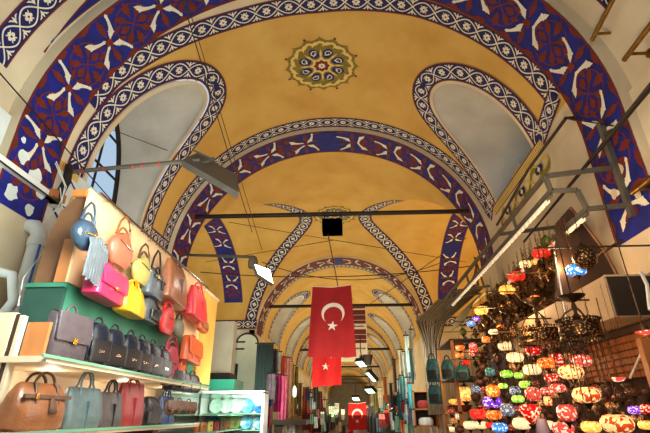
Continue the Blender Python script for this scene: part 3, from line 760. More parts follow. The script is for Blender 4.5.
# small bags further along, on their own glass shelves
gs = thing('glass_shelf', 'pair of green edged glass shelves with small purses past the navy tote', 'shelf')
for z in (1.86, 1.60, 1.40):
    mb = MB(); mb.box((-2.5, 6.1, z), (-1.75, 8.0, z+.012), mGlE); mb.build('glass_board', gs)
mb = MB(); mb.box((-2.52, 6.1, 1.2), (-2.5, 8.0, 2.05), mWhP); mb.build('back_board', gs)
for (b, c, lab, st) in (((172, 384, 181, 396), 'ink', 'small black purse left of the other two on the glass shelf', 'flapbag'), ((182, 377, 190, 393), 'ink', 'small black bag in the middle of the three on the top glass shelf', 'brief'), ((190, 380, 199, 396), 'ink', 'small black bag rightmost on the top glass shelf', 'brief')):
    y, z, w, h = px_bag(*b, X=-2.05); bag('purse', lab, y, 1.873, .26, .22, .1, st, L_[c], L_['black'], x=-2.1, rz=-.5, hh=.1, group='small purses on the glass shelves')
for (b, c, lab) in (((171, 396, 179, 408), 'dkbr', 'small brown purse on the second glass shelf'), ((179, 397, 187, 409), 'blgrey', 'small blue grey purse on the second glass shelf'), ((187, 399, 197, 409), 'taupe', 'small taupe purse on the second glass shelf')):
    y, z, w, h = px_bag(*b, X=-2.05); bag('purse', lab, y, 1.613, .28, .15, .1, 'flapbag', L_[c], L_['dkbr'], x=-2.1, rz=-.2, hh=.08, group='small purses on the glass shelves')
wc = [L_[k] for k in ('tan', 'ink', 'dkbr', 'orange', 'brick', 'char', 'cream', 'taupe')]
pr = None
wallet_bm = {}
for row, z in enumerate((1.413, 1.272)):
    for k in range(12):
        M = wc[(k*3+row) % 8]
        if M.name not in wallet_bm:
            mb = MB(); mb.loft([(0, .05, .02), (.01, .055, .025), (.10, .055, .022), (.115, .05, .015)], M, 16, 5); mb.box((-.012, -.03, .05), (.012, -.022, .07), mGold)
            o = mb.build('wallet', None, True); wallet_bm[M.name] = o.data
        else: o = bpy.data.objects.new('wallet', wallet_bm[M.name]); COL.objects.link(o)
        o.location = (-1.95-.12*(k % 2), 6.15+.15*k, z); o.rotation_euler = (0, 0, pi/2-.4)
        tag(o, 'small leather wallet standing in the rows under the glass shelf', 'wallet', 'wallets in rows under the glass shelves')
ob = MB(); ob.box((-2.5, 6.1, 1.255), (-1.75, 8.0, 1.27), mGlE); ob.build('glass_board', gs)
# ---- far end of the shop: curved yellow panel, white pilaster board, teal counter, plate cabinet
mYl = mat('yellow_panel', C(226, 178, 84), .5, 0, .15, 3, kind='wood')
mb = MB(); n = 10; pts = [(-2.32+.0*i, 6.6+.09*i) for i in range(n+1)]
mb.box((-2.6, 6.6, 2.05), (-2.28, 7.3, 3.4), mYl); mb.box((-2.62, 6.58, 3.4), (-2.26, 7.32, 3.44), mPine)
cp = thing('corner_panel', 'yellow wooden corner panel past the orange satchel', 'panel'); mb.build('board', cp)
mGB = mat('grey_beige_board', C(196, 186, 160), .6, 0, .15, 3)
c1 = at(205, 372, Y=9.2); c2 = at(233, 322, Y=9.2)
mb = MB(); mb.box((-2.86, 9.0, 2.36), (-2.40, 9.25, 3.40), mGB); 
lb = thing('light_box', 'tall grey beige board above the sea green counter', 'board'); mb.build('board', lb)
mb = MB(); mb.box((-2.95, 8.75, 2.28), (-2.36, 9.3, 2.36), mIron); mb.build('tray', lb)
mb = MB(); mb.box((-3.2, 9.0, 0), (-2.9, 9.3, 2.28), mC); mb.build('stand', lb)
ct = thing('counter', 'sea green glass counter below the grey beige board', 'counter')
mb = MB(); mb.box((-3.0, 8.2, 2.02), (-2.1, 8.9, 2.2), mTeal); mb.build('top', ct)
mb = MB(); mb.box((-3.0, 8.25, 0), (-2.2, 8.85, 2.02), mTeal); mb.build('body', ct)
# plate cabinet
cb = thing('display_cabinet', 'white lit cabinet with rows of painted plates', 'cabinet')
X0, X1, Yc = -2.42, -1.45, 7.5
mb = MB(); mb.box((X0-.03, Yc, 0), (X0, Yc+.4, 1.95), mWhP); mb.box((X1, Yc, 0), (X1+.04, Yc+.4, 1.95), mWhP); mb.box((X0-.03, Yc, 1.93), (X1+.04, Yc+.4, 1.97), mWhP); mb.box((X0, Yc+.38, 0), (X1, Yc+.4, 1.95), mWhP); mb.build('case', cb)
for z in (1.62, 1.38, 1.14):
    mb = MB(); mb.box((X0, Yc+.05, z), (X1, Yc+.38, z+.012), mGlE); mb.build('shelf', cb)
mCer = [mat('ceramic_%s' % n, C(*c), .2, 0, .6, 14, col2=C(*c2)) for n, c, c2 in (('mint', (226, 244, 232), (170, 220, 190)), ('white', (236, 238, 230), (190, 214, 200)), ('lime', (214, 226, 150), (120, 170, 100)), ('blue', (40, 130, 200), (16, 60, 150)), ('aqua', (130, 200, 210), (40, 120, 150)))]
PL = [(.10, 0, 'mint green'), (.27, 1, 'white'), (.43, 1, 'white'), (.62, 4, 'pale aqua'), (.83, 3, 'deep blue')]
for row, z in enumerate((1.632, 1.392)):
    for k, (dx, ci, nm) in enumerate(PL):
        if row: ci, nm = ((4, 'pale aqua'), (2, 'lime'), (2, 'lime'), (4, 'aqua'), (4, 'aqua rimmed'))[k]
        r = .115 if not row else .10
        mb = MB(); mb.lathe([(0, 0), (r*.55, .002), (r*.62, .010), (r, .022), (r*.99, .027), (r*.6, .016), (0, .008)], mCer[ci], 28)
        o = mb.build('plate', None, True); o.rotation_euler = (rad(80), 0, 0); o.location = (X0+.06+dx, Yc+.26+.012*k, z+r)
        tag(o, '%s painted plate, %s from the left on the %s cabinet shelf' % (nm, ('first', 'second', 'third', 'fourth', 'fifth')[k], ('top', 'second')[row]), 'plate', 'painted plates in the white cabinet')
for k in range(5):
    r = .09; mb = MB(); mb.lathe([(0, 0), (r*.55, .002), (r, .022), (r*.99, .027), (r*.6, .016), (0, .008)], mCer[(k*2) % 5], 24)
    o = mb.build('plate', None, True); o.rotation_euler = (rad(80), 0, 0); o.location = (X0+.16+.17*k, Yc+.28, 1.152+r)
    tag(o, 'small painted plate, %s from the left on the lowest cabinet shelf in view' % ('first', 'second', 'third', 'fourth', 'fifth')[k], 'plate', 'painted plates in the white cabinet')
# ---- wall fittings on the left
t = thing('cable_trunking', 'white cable trunk running along the peeling left wall', 'trunking')
mb = MB(); mb.box((-3.64, 2.2, 3.95), (-3.50, 4.62, 4.03), mWhP); mb.build('trunk', t)
mb = MB(); mb.tube([(-3.46, 2.2, 3.93), (-3.46, 4.6, 3.93)], .010, mBlk, 6); mb.build('cable', t)
t = thing('drain_pipe', 'white plastic pipe with a blue line and an elbow on the left wall', 'pipe')
mb = MB(); mb.tube([(-3.42, 4.25, 0), (-3.42, 4.25, 3.36), (-3.43, 4.25, 3.45), (-3.50, 4.25, 3.53), (-3.66, 4.25, 3.55)], .085, mWhP, 20); mb.build('pipe', t, True)
mb = MB(); mb.lathe([(.085, -.05), (.1, -.04), (.1, .04), (.085, .05)], mWhP, 20, (-3.42, 4.25, 3.34)); mb.build('collar', t, True); mb = MB(); mb.lathe([(.085, -.05), (.1, -.04), (.1, .04), (.085, .05)], mWhP, 20, (-3.42, 4.25, 2.7)); mb.build('collar', t, True)
mb = MB(); mb.box((-3.348, 4.19, .5), (-3.333, 4.21, 3.3), mBlue); mb.build('blue_line', t)
mb = MB(); mb.tube([(-3.5, 3.8, 2.9), (-3.3, 3.9, 2.86), (-3.2, 3.9, 2.6), (-3.25, 3.8, 2.3)], .05, mWhP, 10)
tag(mb.build('bundled_hose', None, True), 'bent white hose left of the green end board', 'hose')
ws = MB()
for k in range(2):
    a = random.uniform(-.15, .15); ws.tube([(-3.5, 4.25+a*.3, 4.35+a), (-3.35, 4.3+a, 4.1), (-3.3+.1*k*.5, 4.2+a, 3.8-.05*k), (-3.3, 4.1, 3.5+.08*k)], .005, mWhP, 5)
ws.tube([(-3.3, 4.2, 4.0), (-3.1, 4.1, 3.6), (-2.95, 3.8, 3.1), (-2.85, 3.5, 2.7), (-2.62, 3.25, 2.4)], .006, mWhP, 5)
tag(ws.build('loose_wire', None, True), 'tangle of loose pale wires at the foot of the first arch', 'wire')
mb = MB(); mb.tube([(-3.46, 4.45, 4.45), (-3.40, 4.4, 4.2), (-3.46, 4.4, 3.95)], .05, mIron, 8); mb.box((-3.6, 4.3, 3.95), (-3.42, 4.5, 4.05), mOrW)
tag(mb.build('wall_bracket', None, True), 'dark bracket with wires where the left arch meets the trunk', 'bracket')
mb = MB()
P = lambda u, v, e: (XL+.004+e, 5.0+u, 4.2+v)
stroke(mb, P, [(-.35, -.25), (-.2, .25), (.3, 0.0), (.1, -.5), (-.35, -.25)], .04, .004, mBl); blob(mb, P, 0, -.1, lambda q: .13+.05*cos(3*q), .006, mGd, 18)
struct(mb, 'trim_31')
# horizontal arm with the sheet-metal floodlight
t = thing('floodlight', 'big grey finned floodlight at the end of a long arm from the left wall', 'floodlight', (0, 0, 0))
A = at(70, 172, Y=4.6); B = at(200, 160, Y=4.6)
mb = MB(); mb.tube([A, B], .028, mRail, 10); mb.build('arm', t, True)
mRr = mat('red_tape', C(170, 60, 50), .6)
mb = MB()
for f in (.08, .25, .48, .55, .68): 
    p = A.lerp(B, f); mb.tube([p, p+(B-A).normalized()*.03], .031, mRr, 10)
mb.build('tape', t)
P1 = at(183, 160, Y=4.65); P2 = at(202, 152, Y=4.65); P3 = at(239, 197, Y=4.65)
ax = (P3-P1).normalized()
c0 = at(205, 172, Y=4.7)
h1, h2, h3, h4 = at(181, 166, Y=4.45), at(197, 158, Y=4.85), at(237, 181, Y=4.85), at(238, 199, Y=4.45)
mb = MB(); up = Vc((0, 0, .09)); hh_ = [h1, h2, h3, h4]
mb.add([p for p in hh_]+[p+up for p in hh_], [(0, 1, 2, 3), (7, 6, 5, 4), (0, 4, 5, 1), (1, 5, 6, 2), (2, 6, 7, 3), (3, 7, 4, 0)], mRail); mb.build('housing', t)
mb = MB()
for k in range(22):
    f = .12+k*.04; a = h1.lerp(h4, f); b = h2.lerp(h3, f); d = Vc((0, 0, -.012)); mb.add([a, b, b+d, a+d, a+Vc((.006, 0, 0)), b+Vc((.006, 0, 0)), b+d+Vc((.006, 0, 0)), a+d+Vc((.006, 0, 0))], [(0, 1, 2, 3), (7, 6, 5, 4), (3, 2, 6, 7)], mIron)
mb.build('fins', t)
mb = MB(); mb.tube([at(190, 160, Y=4.6), at(205, 163, Y=4.7), at(214, 158, Y=4.75)], .02, mRail, 8); mb.tube([at(193, 150, Y=4.7), at(214, 160, Y=4.7)], .014, mRail, 6); mb.build('bracket', t)
# ================================================================== tie rods, wires, lamps, flags
def rod(label, a, b, r=.04, M=None):
    mb = MB(); mb.tube([a, b], r, M or mIron, 10); return tag(mb.build('tie_rod', None, True), label, 'tie rod', 'iron tie rods across the street')
ys = 8.48
rod('thick dark iron tie rod across the second arch, the nearest one', (-3.35, ys, 5.60), (2.66, ys, 5.56), .05)
rod('iron tie rod crossing behind the top of the large flag', (-3.30, 17.6, 5.70), (2.6, 17.6, 5.68), .065)
for i, (y, w) in enumerate(((29.9, 'second'), (41.4, 'third'), (52.4, 'fourth'), (63.4, 'fifth'))):
    rod('thin dark tie rod far down the street, %s beyond the flags' % w, (-3.3, y, 5.6), (2.6, y, 5.6), .08)
def wire(label, pts, r=.008, sag=0, M=None):
    P = []
    a, b = Vc(pts[0]), Vc(pts[-1])
    if len(pts) == 2:
        for i in range(13):
            f = i/12; p = a.lerp(b, f); p.z -= sag*4*f*(1-f); P.append(p)
    else: P = pts
    mb = MB(); mb.tube(P, r, M or mIron, 5); return tag(mb.build('overhead_wire', None, True), label, 'wire', 'wires strung under the vault')
wire('black wire from the top left corner down past the left window', (at(-10, 62, Y=2.8), at(155, 250, Y=7.2)))
wire('wire dropping from the top of the picture to the nearest tie rod', (at(180, -8, Y=3.6), at(252, 232, Y=8.4)), .008)
wire('second thin wire beside the one that drops to the nearest tie rod', (at(184, -8, Y=3.7), at(262, 250, Y=8.3)), .006)
wire('thin wire from left window lace to the second arch', (at(113, 130, Y=5.4), at(182, 156, Y=7.0)), .006)
wire('cable crossing under the second vault from left to right wall', (at(200, 272, Y=13), at(472, 266, Y=13)), .016, .25)
wire('wire rising to the lamp box from the left side', (at(228, 222, Y=9.5), at(333, 240, Y=12)), .008)
wire('pair wire from the dark box down to the large flag', (at(327, 229, Y=8.5), at(338, 286, Y=10)), .012)
wire('wire from the dark box fanning to the right wall', (at(334, 240, Y=9.6), at(466, 262, Y=14)), .009)
wire('wire from the dark box fanning to the left wall', (at(334, 240, Y=9.6), at(206, 262, Y=14)), .009)
wire('cable holding the large flag, strung between both walls', (at(262, 262, Y=10), at(452, 258, Y=10)), .01, .5)
wire('thin wire from the right wall towards the far rods', (at(466, 238, Y=12), at(300, 352, Y=24)), .012)
wire('wire from the wall lantern frame up to the right arch', (at(616, 127, Y=4.2), at(565, 118, Y=4.6)), .006, .02)
mb = MB(); a = at(322, 219, Y=8.42); b = at(342.5, 230, Y=8.42); mb.box((a.x, 8.40, b.z), (b.x, 8.75, a.z), mIron)
t = thing('lamp_box', 'dark metal box hanging from the nearest tie rod below the round painting', 'lamp box'); mb.build('housing', t)
for x in (a.x+.05, b.x-.05): mb.tube([(x, 8.42, a.z-.02), (x, 8.42, a.z+.16), (x, 8.54, a.z+.16), (x, 8.54, a.z-.02)], .012, mIron, 6)
mb.build('hanger', t)
# floodlight with a lit face on the left
mLit = mat('lit_lamp_glass', (1, 1, 1), .3, emit=14, emcol=(.93, 1, 1))
mLit2 = mat('lit_cyan_lamp_glass', (1, 1, 1), .3, emit=1.8, emcol=(.36, 1, .80))
t = thing('floodlight', 'lit white floodlight on an arm, in front of the left lace border', 'floodlight')
A = at(186, 255, Y=8.6); B = at(254, 257, Y=8.0); mb = MB(); mb.tube([A, B], .03, mRail, 8); mb.build('arm', t, True)
q = [at(254, 264, Y=7.7), at(270, 269.5, Y=7.9), at(273.5, 284, Y=7.9), at(258, 274, Y=7.7)]
nn = (q[1]-q[0]).cross(q[3]-q[0]).normalized()
if nn.y < 0: nn = -nn
mb = MB(); mb.add(q+[p+nn*.09 for p in q], [(7, 6, 5, 4), (0, 4, 5, 1), (1, 5, 6, 2), (2, 6, 7, 3), (3, 7, 4, 0)], mRail); mb.build('housing', t)
cc = sum(q, Vc())/4; mb = MB(); mb.add([cc+(p-cc)*.94-nn*.004 for p in q], [(0, 1, 2, 3)], mLit); mb.build('lit_face', t)
mb = MB(); mb.lathe([(.0, .13), (.07, .1), (.1, 0), (.09, -.12), (0, -.14)], mRail, 12, tuple(at(253, 262, Y=7.95))); mb.build('ballast', t, True)
def flood(label, px, py, Y, w, h, tilt=(-.5, -.6, -.6), M=None):
    c = at(px, py, Y=Y); t = thing('floodlight', label, 'floodlight', c, 0, 'lit floodlights hanging down the street')
    z = Vc(tilt).normalized(); x = z.cross(Vc((0, 0, 1))).normalized(); y = z.cross(x)
    def bx(m_, s, d0, d1, M):
        vs = [x*i*w/2*s+y*j*h/2*s+z*k for k in (d0, d1) for i, j in ((-1,-1),(1,-1),(1,1),(-1,1))]
        m_.add(vs, [(3,2,1,0),(4,5,6,7),(0,1,5,4),(1,2,6,5),(2,3,7,6),(3,0,4,7)], M)
    m_ = MB(); bx(m_, 1, -.12, 0, mIron); m_.build('housing', t)
    m_ = MB(); bx(m_, .86, .0, .008, M or mLit2); m_.build('lit_face', t)
    m_ = MB(); m_.tube([z*-.1, Vc((0, 0, .35)), Vc((0, 0, .8))], .015, mIron, 6); m_.build('bracket', t)
flood('largest cyan white floodlight hanging below the striped sign', 361, 364, 13.0, .36, .26, (-.45, -.35, -.82))
flood('floodlight aimed down to the left, just right of and below the largest one', 371, 377, 14.5, .22, .42, (-.62, -.3, -.72))
flood('small lit floodlight lowest of the group under the sign', 370, 391, 17.0, .40, .28, (-.4, -.4, -.8))
flood('faint lit lamp above the far small flag', 356, 399, 24.0, .40, .3, (-.2, -.5, -.8))
mb = MB()
t = thing('spotlight', 'dark unlit spotlight above the largest cyan floodlight', 'spotlight', at(368, 361, Y=12.6))
mb.loft([(-.12, .08, .08), (.1, .13, .13), (.16, .14, .14)], mIron, 16, 3); mb.build('housing', t, True)
# flags: cloth hanging from the top edge, crescent and star sewn on both faces
mFlag = mat('red_flag_cloth', C(164, 12, 24), .75, 0, .12, 5, .15, 90); mFlag2 = mat('bright_red_flag_cloth', C(206, 14, 22), .75, 0, .1, 5, .15, 90)
mFW = mat('white_flag_cloth', C(238, 230, 224), .75)
def flag(label, tl, tr, br, bl, Y, M, cres=(.5, .26, .24), star=(.5, .58, .13), nf=3, seed=1, angle=0):
    R_ = random.Random(seed); ph = R_.uniform(0, 6)
    TL, TR, BR, BL = [at(*p, Y=Y) for p in (tl, tr, br, bl)]
    def P(u, v, e):
        """u across 0..1, v down 0..1"""
        sag = .045*(1-(2*u-1)**2)*(1-v)
        p = (TL*(1-u)+TR*u)*(1-v)+(BL*(1-u)+BR*u)*v
        p = p+Vc((0, 0, -sag*(TR-TL).length))
        w = .035*(.35+.65*v)*sin(u*nf*2*pi+ph+v*1.2)+.012*sin(v*7+ph)
        return Vc((p.x, Y+w-e, p.z+.012*v*sin(u*nf*2*pi+ph)))
    t = thing('flag', label, 'flag')
    mb = MB(); nu, nv = 36, 36
    for e in (0, -.006):
        vs = [P(i/nu, j/nv, e) for i in range(nu+1) for j in range(nv+1)]; w = nv+1
        mb.add(vs, [(i*w+j, i*w+j+1, (i+1)*w+j+1, (i+1)*w+j) for i in range(nu) for j in range(nv)], M)
    mb.build('cloth', t, True)
    asp = (TR-TL).length/((TL-BL).length)
    cu, cv, r = cres
    Q = lambda u, v, e: P(u, v, e)
    for side, e in (('front', .004), ):
        mb = MB(); n = 40; vs = []; r2 = r*.80; off = .20*r
        # horns point down: big disc minus a smaller disc shifted down
        for i in range(n+1):
            q = pi*(-.32+1.64*i/n)   # from right horn over the top to left horn
            ox, oy = r*cos(q), -r*sin(q)
            # matching point on the inner circle
            a0 = pi*(-.32); k = i/n; qi = pi*(-.23+1.46*k)
            ix, iy = r2*cos(qi), off-r2*sin(qi)
            f = min(1, min(k, 1-k)*9)
            ix = ox*(1-f)+ix*f; iy = oy*(1-f)+iy*f
            vs += [Q(cu+ox, cv+oy*asp, e), Q(cu+ix, cv+iy*asp, e)]
        mb.add(vs, [(2*i, 2*i+1, 2*i+3, 2*i+2) for i in range(n)], mFW)
        mb.build('crescent', t)
        su, sv, sr = star; mb = MB()
        vs = [Q(su, sv, e)]
        for k in range(10):
            rr = sr if k % 2 == 0 else sr*.382; q = -pi/2+k*pi/5+angle; vs.append(Q(su+rr*cos(q), sv+rr*sin(q)*asp, e))
        mb.add(vs, [(0, 1+k, 1+(k+1) % 10) for k in range(10)], mFW); mb.build('star', t)
    mb = MB(); mb.tube([P(i/12, 0, -.003) for i in range(13)], .009, mFW, 6); mb.build('hem_cord', t, True)
    return t
flag('large red flag with white crescent and star, nearest and highest of the flags', (312.5, 286), (351, 284.5), (356.5, 357), (307.5, 357.5), 10, mFlag, (.53, .39, .27), (.51, .575, .13), 2, 3, .15)
flag('smaller bright red flag hanging just below and behind the large one', (313, 335), (341, 335), (341.5, 385), (312, 387), 12, mFlag2, (.48, .34, .25), (.46, .62, .14), 2, 5)
flag('far small red flag with crescent over the middle of the street', (348.5, 403), (366, 402), (366.5, 430), (348, 430.5), 20, mFlag2, (.5, .42, .30), (.5, .68, .12), 2, 7)
c0 = at(347, 432, Y=22); mb = MB(); mb.prism([(c0.x-.25, c0.z-.35), (c0.x+.25, c0.z-.35), (c0.x+.3, c0.z+.15), (c0.x+.05, c0.z+.0)], 21.98, 22.0, mFlag2)
tag(mb.build('flag', None), 'tip of a red pennant half hidden at the left of the far small flag', 'flag')
# the striped sign behind the large flag
mSg = mat('sign_cream', C(232, 218, 190), .6); mSm = mat('sign_maroon', C(104, 30, 24), .6); mTx = mat('sign_lettering', C(70, 50, 44), .6)
t = thing('hanging_sign', 'cream hanging sign with maroon stripes partly behind the large flag', 'sign')
a = at(338, 307, Y=14); b = at(368, 361, Y=14); H = a.z-b.z; Wd = b.x-a.x
mb = MB(); mb.box((a.x, 14, b.z), (b.x, 14.06, a.z), mSg); mb.build('board', t)
mb = MB()
for f0, f1 in ((0, .035), (.065, .155), (.165, .255), (.265, .325), (.43, .52), (.53, .61), (.62, .68)):
    mb.box((a.x, 13.992, a.z-H*f1), (b.x-.02, 13.999, a.z-H*f0), mSm)
mb.build('stripes', t)
mb = MB(); R_ = random.Random(4)
for f in (.375, .78):
    x = a.x+Wd*.48
    while x < b.x-.1:
        w = R_.choice((.012, .03, .03, .035)); h = R_.choice((.04, .055, .04)); mb.box((x, 13.99, a.z-H*f-.02), (x+w, 13.998, a.z-H*f-.02+h), mTx); x += w+.012
mb.box((b.x-.26, 13.99, b.z+.07), (b.x-.14, 13.998, b.z+.17), mTx)
mb.build('lettering', t)
mb = MB(); mb.tube([(a.x+.1, 14.03, a.z), (a.x+.1, 17.55, 5.6)], .008, mIron, 5); mb.tube([(b.x-.1, 14.03, a.z), (b.x-.1, 17.55, 5.6)], .008, mIron, 5); mb.build('cable', t)
# ---- crossing and left side beyond
mDG = mat('dark_green_cloth', C(12, 24, 20), .8, 0, .3, 6)
t = thing('hanging_cloth', 'long dark green cloth at the corner past the white arched wall', 'cloth')
a = at(257, 344, X=-2.5); mb = MB(); a = at(257, 344, Y=12.6); b = at(271, 400, Y=12.6)
n = 10; 
for k in range(n):
    x0 = a.x+(b.x-a.x)*k/n; x1 = a.x+(b.x-a.x)*(k+1)/n; yy = 12.6+.03*(k % 2)
    mb.add([(x0, yy, b.z), (x1, 12.6+.03*((k+1) % 2), b.z), (x1, 12.6+.03*((k+1) % 2), a.z), (x0, yy, a.z), (x0, yy+.02, b.z), (x1, yy+.02, b.z), (x1, yy+.02, a.z), (x0, yy+.02, a.z)], [(0,1,2,3),(4,7,6,5)], mDG)
mb.build('cloth', t)
mb = MB(); mb.tube([(a.x-.05, 12.6, a.z+.02), (b.x+.05, 12.6, a.z+.02)], .02, mIron, 6); mb.build('rail', t)
mb = MB(); mb.box((a.x, 12.75, 0), (b.x, 13.0, b.z+.3), mDkW); mb.build('post', t)
mWG = mat('white_painted_panel', C(214, 224, 206), .6, 0, .1, 2)
t = thing('wall_panel', 'white arched panel on the wall beyond the grey beige board', 'panel')
mb = MB(); x0, x1 = at(234, 380, Y=16.2).x, at(254, 380, Y=16.2).x; zt = at(245, 334, Y=16.2).z; xm = (x0+x1)/2; wd = (x1-x0)/2
pl = [(x0, 0), (x1, 0)]+[(xm+wd*cos(pi*k/12), zt-.3+.3*sin(pi*k/12)) for k in range(13)]
mb.prism(pl, 16.3, 16.4, mWG); mb.build('board', t)
mb = MB(); mb.tube([(xm+(wd+.04)*cos(pi*k/12), 16.3, zt-.3+.34*sin(pi*k/12)) for k in range(13)], .03, mIron, 6)
for q in ((232, 342), (231, 349)): p = at(*q, Y=16.3); mb.tube([p, p+Vc((.5, 0, 0))], .03, mIron, 6)
p = at(236, 374, Y=16.2); mb.tube([p+Vc((0, 0, -.5)), p+Vc((0, 0, .35))], .05, mIron, 6)
mb.build('metal_frame', t)
# hanging scarves, one by one, down the left side
def cloth_mat(c): return mat('cloth_%d_%d_%d' % c, C(*c), .8, 0, .35, 8)
def scarf(label, px0, px1, py0, py1, Y, c, group='scarves hanging down the left side', nm='scarf'):
    a = at(px0, py0, Y=Y); b = at(px1, py1, Y=Y); mb = MB(); n = 6; nz = 8; M = cloth_mat(c); R_ = random.Random(int(px0*7+py0))
    ph = R_.uniform(0, 6); vs = []
    for s in (0, .03):
        for i in range(n+1):
            for j in range(nz+1):
                f = j/nz; x = a.x+(b.x-a.x)*(.5+(i/n-.5)*(1-.25*sin(f*3+ph)*.6)); vs.append((x, Y+s+.04*sin(i*2.1+ph)+.02*sin(f*5), a.z+(b.z-a.z)*f))
    w = nz+1; o = (n+1)*w
    fs = [(i*w+j, i*w+j+1, (i+1)*w+j+1, (i+1)*w+j) for i in range(n) for j in range(nz)]
    fs += [tuple(o+k for k in f_) for f_ in fs]
    mb.add(vs, fs, M); t = thing(nm, label, nm, (0, 0, 0), 0, group); mb.build('cloth', t, True)
    mb = MB(); mb.tube([(a.x-.02, Y+.015, a.z+.02), (b.x+.02, Y+.015, a.z+.02)], .015, mIron, 6); mb.tube([((a.x+b.x)/2, Y+.015, a.z+.02), ((a.x+b.x)/2, Y+.015, a.z+.12)], .008, mIron, 5); mb.build('hanger', t)
for r in (
 ('lilac and grey checked scarf in front of the pink ones', 267, 274, 374, 402, 11, (196, 186, 206)),
 ('blue folded cloth below the lilac scarf', 265, 272, 401, 406, 10.9, (30, 80, 170)),
 ('lime edged scarf between lilac and magenta ones', 273, 276, 380, 403, 11.3, (110, 190, 80)),
 ('magenta scarf in the left row', 275, 280, 375, 412, 11.6, (196, 40, 130)),
 ('deep red cloth hanging low beside the plate cabinet', 266, 270, 406, 428, 10.6, (180, 24, 50)),
 ('pale violet cloth at the edge of the plate cabinet', 262, 265.5, 398, 427, 10.4, (150, 150, 200)),
 ('black and white patterned scarf at the top of the left row', 272, 277, 350, 374, 14, (60, 60, 70)),
 ('white cloth hanging high beside the black patterned scarf', 277, 281, 352, 372, 14.4, (226, 226, 220)),
 ('long rose pink scarf in the left row', 280, 285, 376, 420, 13, (226, 92, 130)),
 ('orange red scarf hanging high in the left row', 281, 285, 357, 378, 15, (224, 74, 40)),
 ('pale pink scarf behind the rose one', 285, 289, 358, 420, 15, (240, 170, 160)),
 ('cream scarf in the left row', 288, 291, 362, 418, 16, (238, 220, 180)),
 ('tan striped scarf right of the cream one', 291, 294, 366, 416, 17, (206, 150, 90)),
 ('olive cloth beside the tan striped scarf', 294, 297, 368, 414, 18, (120, 120, 60)),
 ('brown carpet hanging behind the white lamp', 298, 302, 384, 416, 18, (120, 84, 50)),
 ('dark red carpet in the middle of the left side', 303, 309, 388, 430, 19, (110, 36, 26)),
 ('rust red carpet with orange figures', 309, 313, 390, 432, 20, (160, 66, 40)),
 ('dark green carpet right of the rust red one', 313, 318, 386, 432, 21, (36, 54, 42)),
 ('maroon carpet at the inner end of the left side', 318, 322, 392, 432, 22, (90, 24, 30)),
 ('dark brown carpet low at the inner end of the left side', 322, 326, 400, 432, 23, (66, 44, 36)),
 ('cream blouse hanging under the wooden ledge on the left', 281, 287, 424, 434, 12.5, (230, 214, 180)),
 ('white blouse under the wooden ledge on the left', 288, 294, 425, 434, 12.8, (236, 232, 220)),
 ('pale patterned blouse under the wooden ledge on the left', 295, 301, 425, 434, 13.2, (214, 190, 170))):
    scarf(*r)
for r in (
 ('green scarf near the far left stalls', 327, 331, 404, 418, 26, (40, 120, 80)), ('pale mint scarf near the far left stalls', 331, 335, 406, 422, 27, (190, 220, 200)),
 ('crimson scarf near the far left stalls', 323.5, 327, 407, 415, 24, (190, 30, 60)), ('white cloth far down on the left', 335, 339, 403, 416, 32, (226, 230, 220))): scarf(*r)
t = thing('ledge', 'brown wooden ledge over the cream blouses on the left', 'ledge'); mb = MB(); a = at(276, 420, Y=12.3); b = at(306, 424, Y=12.3); mb.box((a.x-.3, 12.3, b.z-.02), (b.x, 13.4, a.z), mDkW); mb.build('board', t)
mb = MB(); mb.box((a.x-.05, 12.35, 0), (a.x+.15, 12.5, a.z), mDkW); mb.build('post', t)
t = thing('street_lantern', 'white lantern on a thin pole among the hanging scarves', 'lantern', at(294.5, 392, Y=15)); mb = MB(); mb.lathe([(.02, -.16), (.06, -.12), (.07, .08), (.03, .18), (0, .2)], mat('white_lamp_glass', (1, 1, 1), .3, emit=1.0, emcol=(.9, 1, .95)), 12); mb.build('shade', t, True)
mb = MB(); mb.tube([(0, 0, .24), (0, 0, .6)], .01, mIron, 6); mb.build('cord', t)
# ---- right side beyond the lamps: tall display, shelves, cable trunk
for r in (
 ('white and aqua clothing at the top of the tall right display', 402.5, 411.5, 352, 380, 12.0, (206, 224, 220)),
 ('aqua scarf on the tall right display', 399.5, 407.5, 376, 400, 13.0, (120, 190, 190)), ('pale grey shirt on the tall right display', 404.5, 412.5, 378, 402, 11.6, (190, 200, 196)),
 ('teal cloth low on the tall right display', 397.5, 405.5, 398, 418, 13.4, (40, 120, 130)), ('white bag low on the tall right display', 401.5, 410.5, 402, 420, 12.4, (226, 228, 222)),
 ('grey blue jacket on the tall right display', 405.5, 413.5, 400, 424, 11.4, (130, 150, 166)), ('orange cloth at the foot of the right display', 400.5, 407.5, 420, 433, 12.6, (220, 110, 60)),
 ('pale green cloth at the foot of the right display', 404.5, 413.5, 424, 433, 11.6, (150, 190, 160)), ('long white cloth in front of the right wooden post', 409.5, 416.5, 330, 380, 11.0, (220, 214, 196)),
 ('dark coat beyond the right display', 391.5, 398.5, 397, 412, 17, (30, 34, 44)), ('red cloth on a far right stall', 384.5, 392.5, 410, 424, 19, (190, 50, 50)),
 ('white cloth on a far right stall', 389.5, 397.5, 412, 430, 17, (226, 226, 226)), ('pink cloth on a far right stall', 378.5, 386.5, 414, 428, 22, (220, 120, 130)),
 ('pale blue cloth on a far right stall', 376.5, 382.5, 418, 432, 24, (120, 170, 200)), ('mint cloth on a far right stall', 394.5, 402.5, 416, 432, 14.6, (150, 210, 190))):
    scarf(*r, group='clothes hanging down the right side')
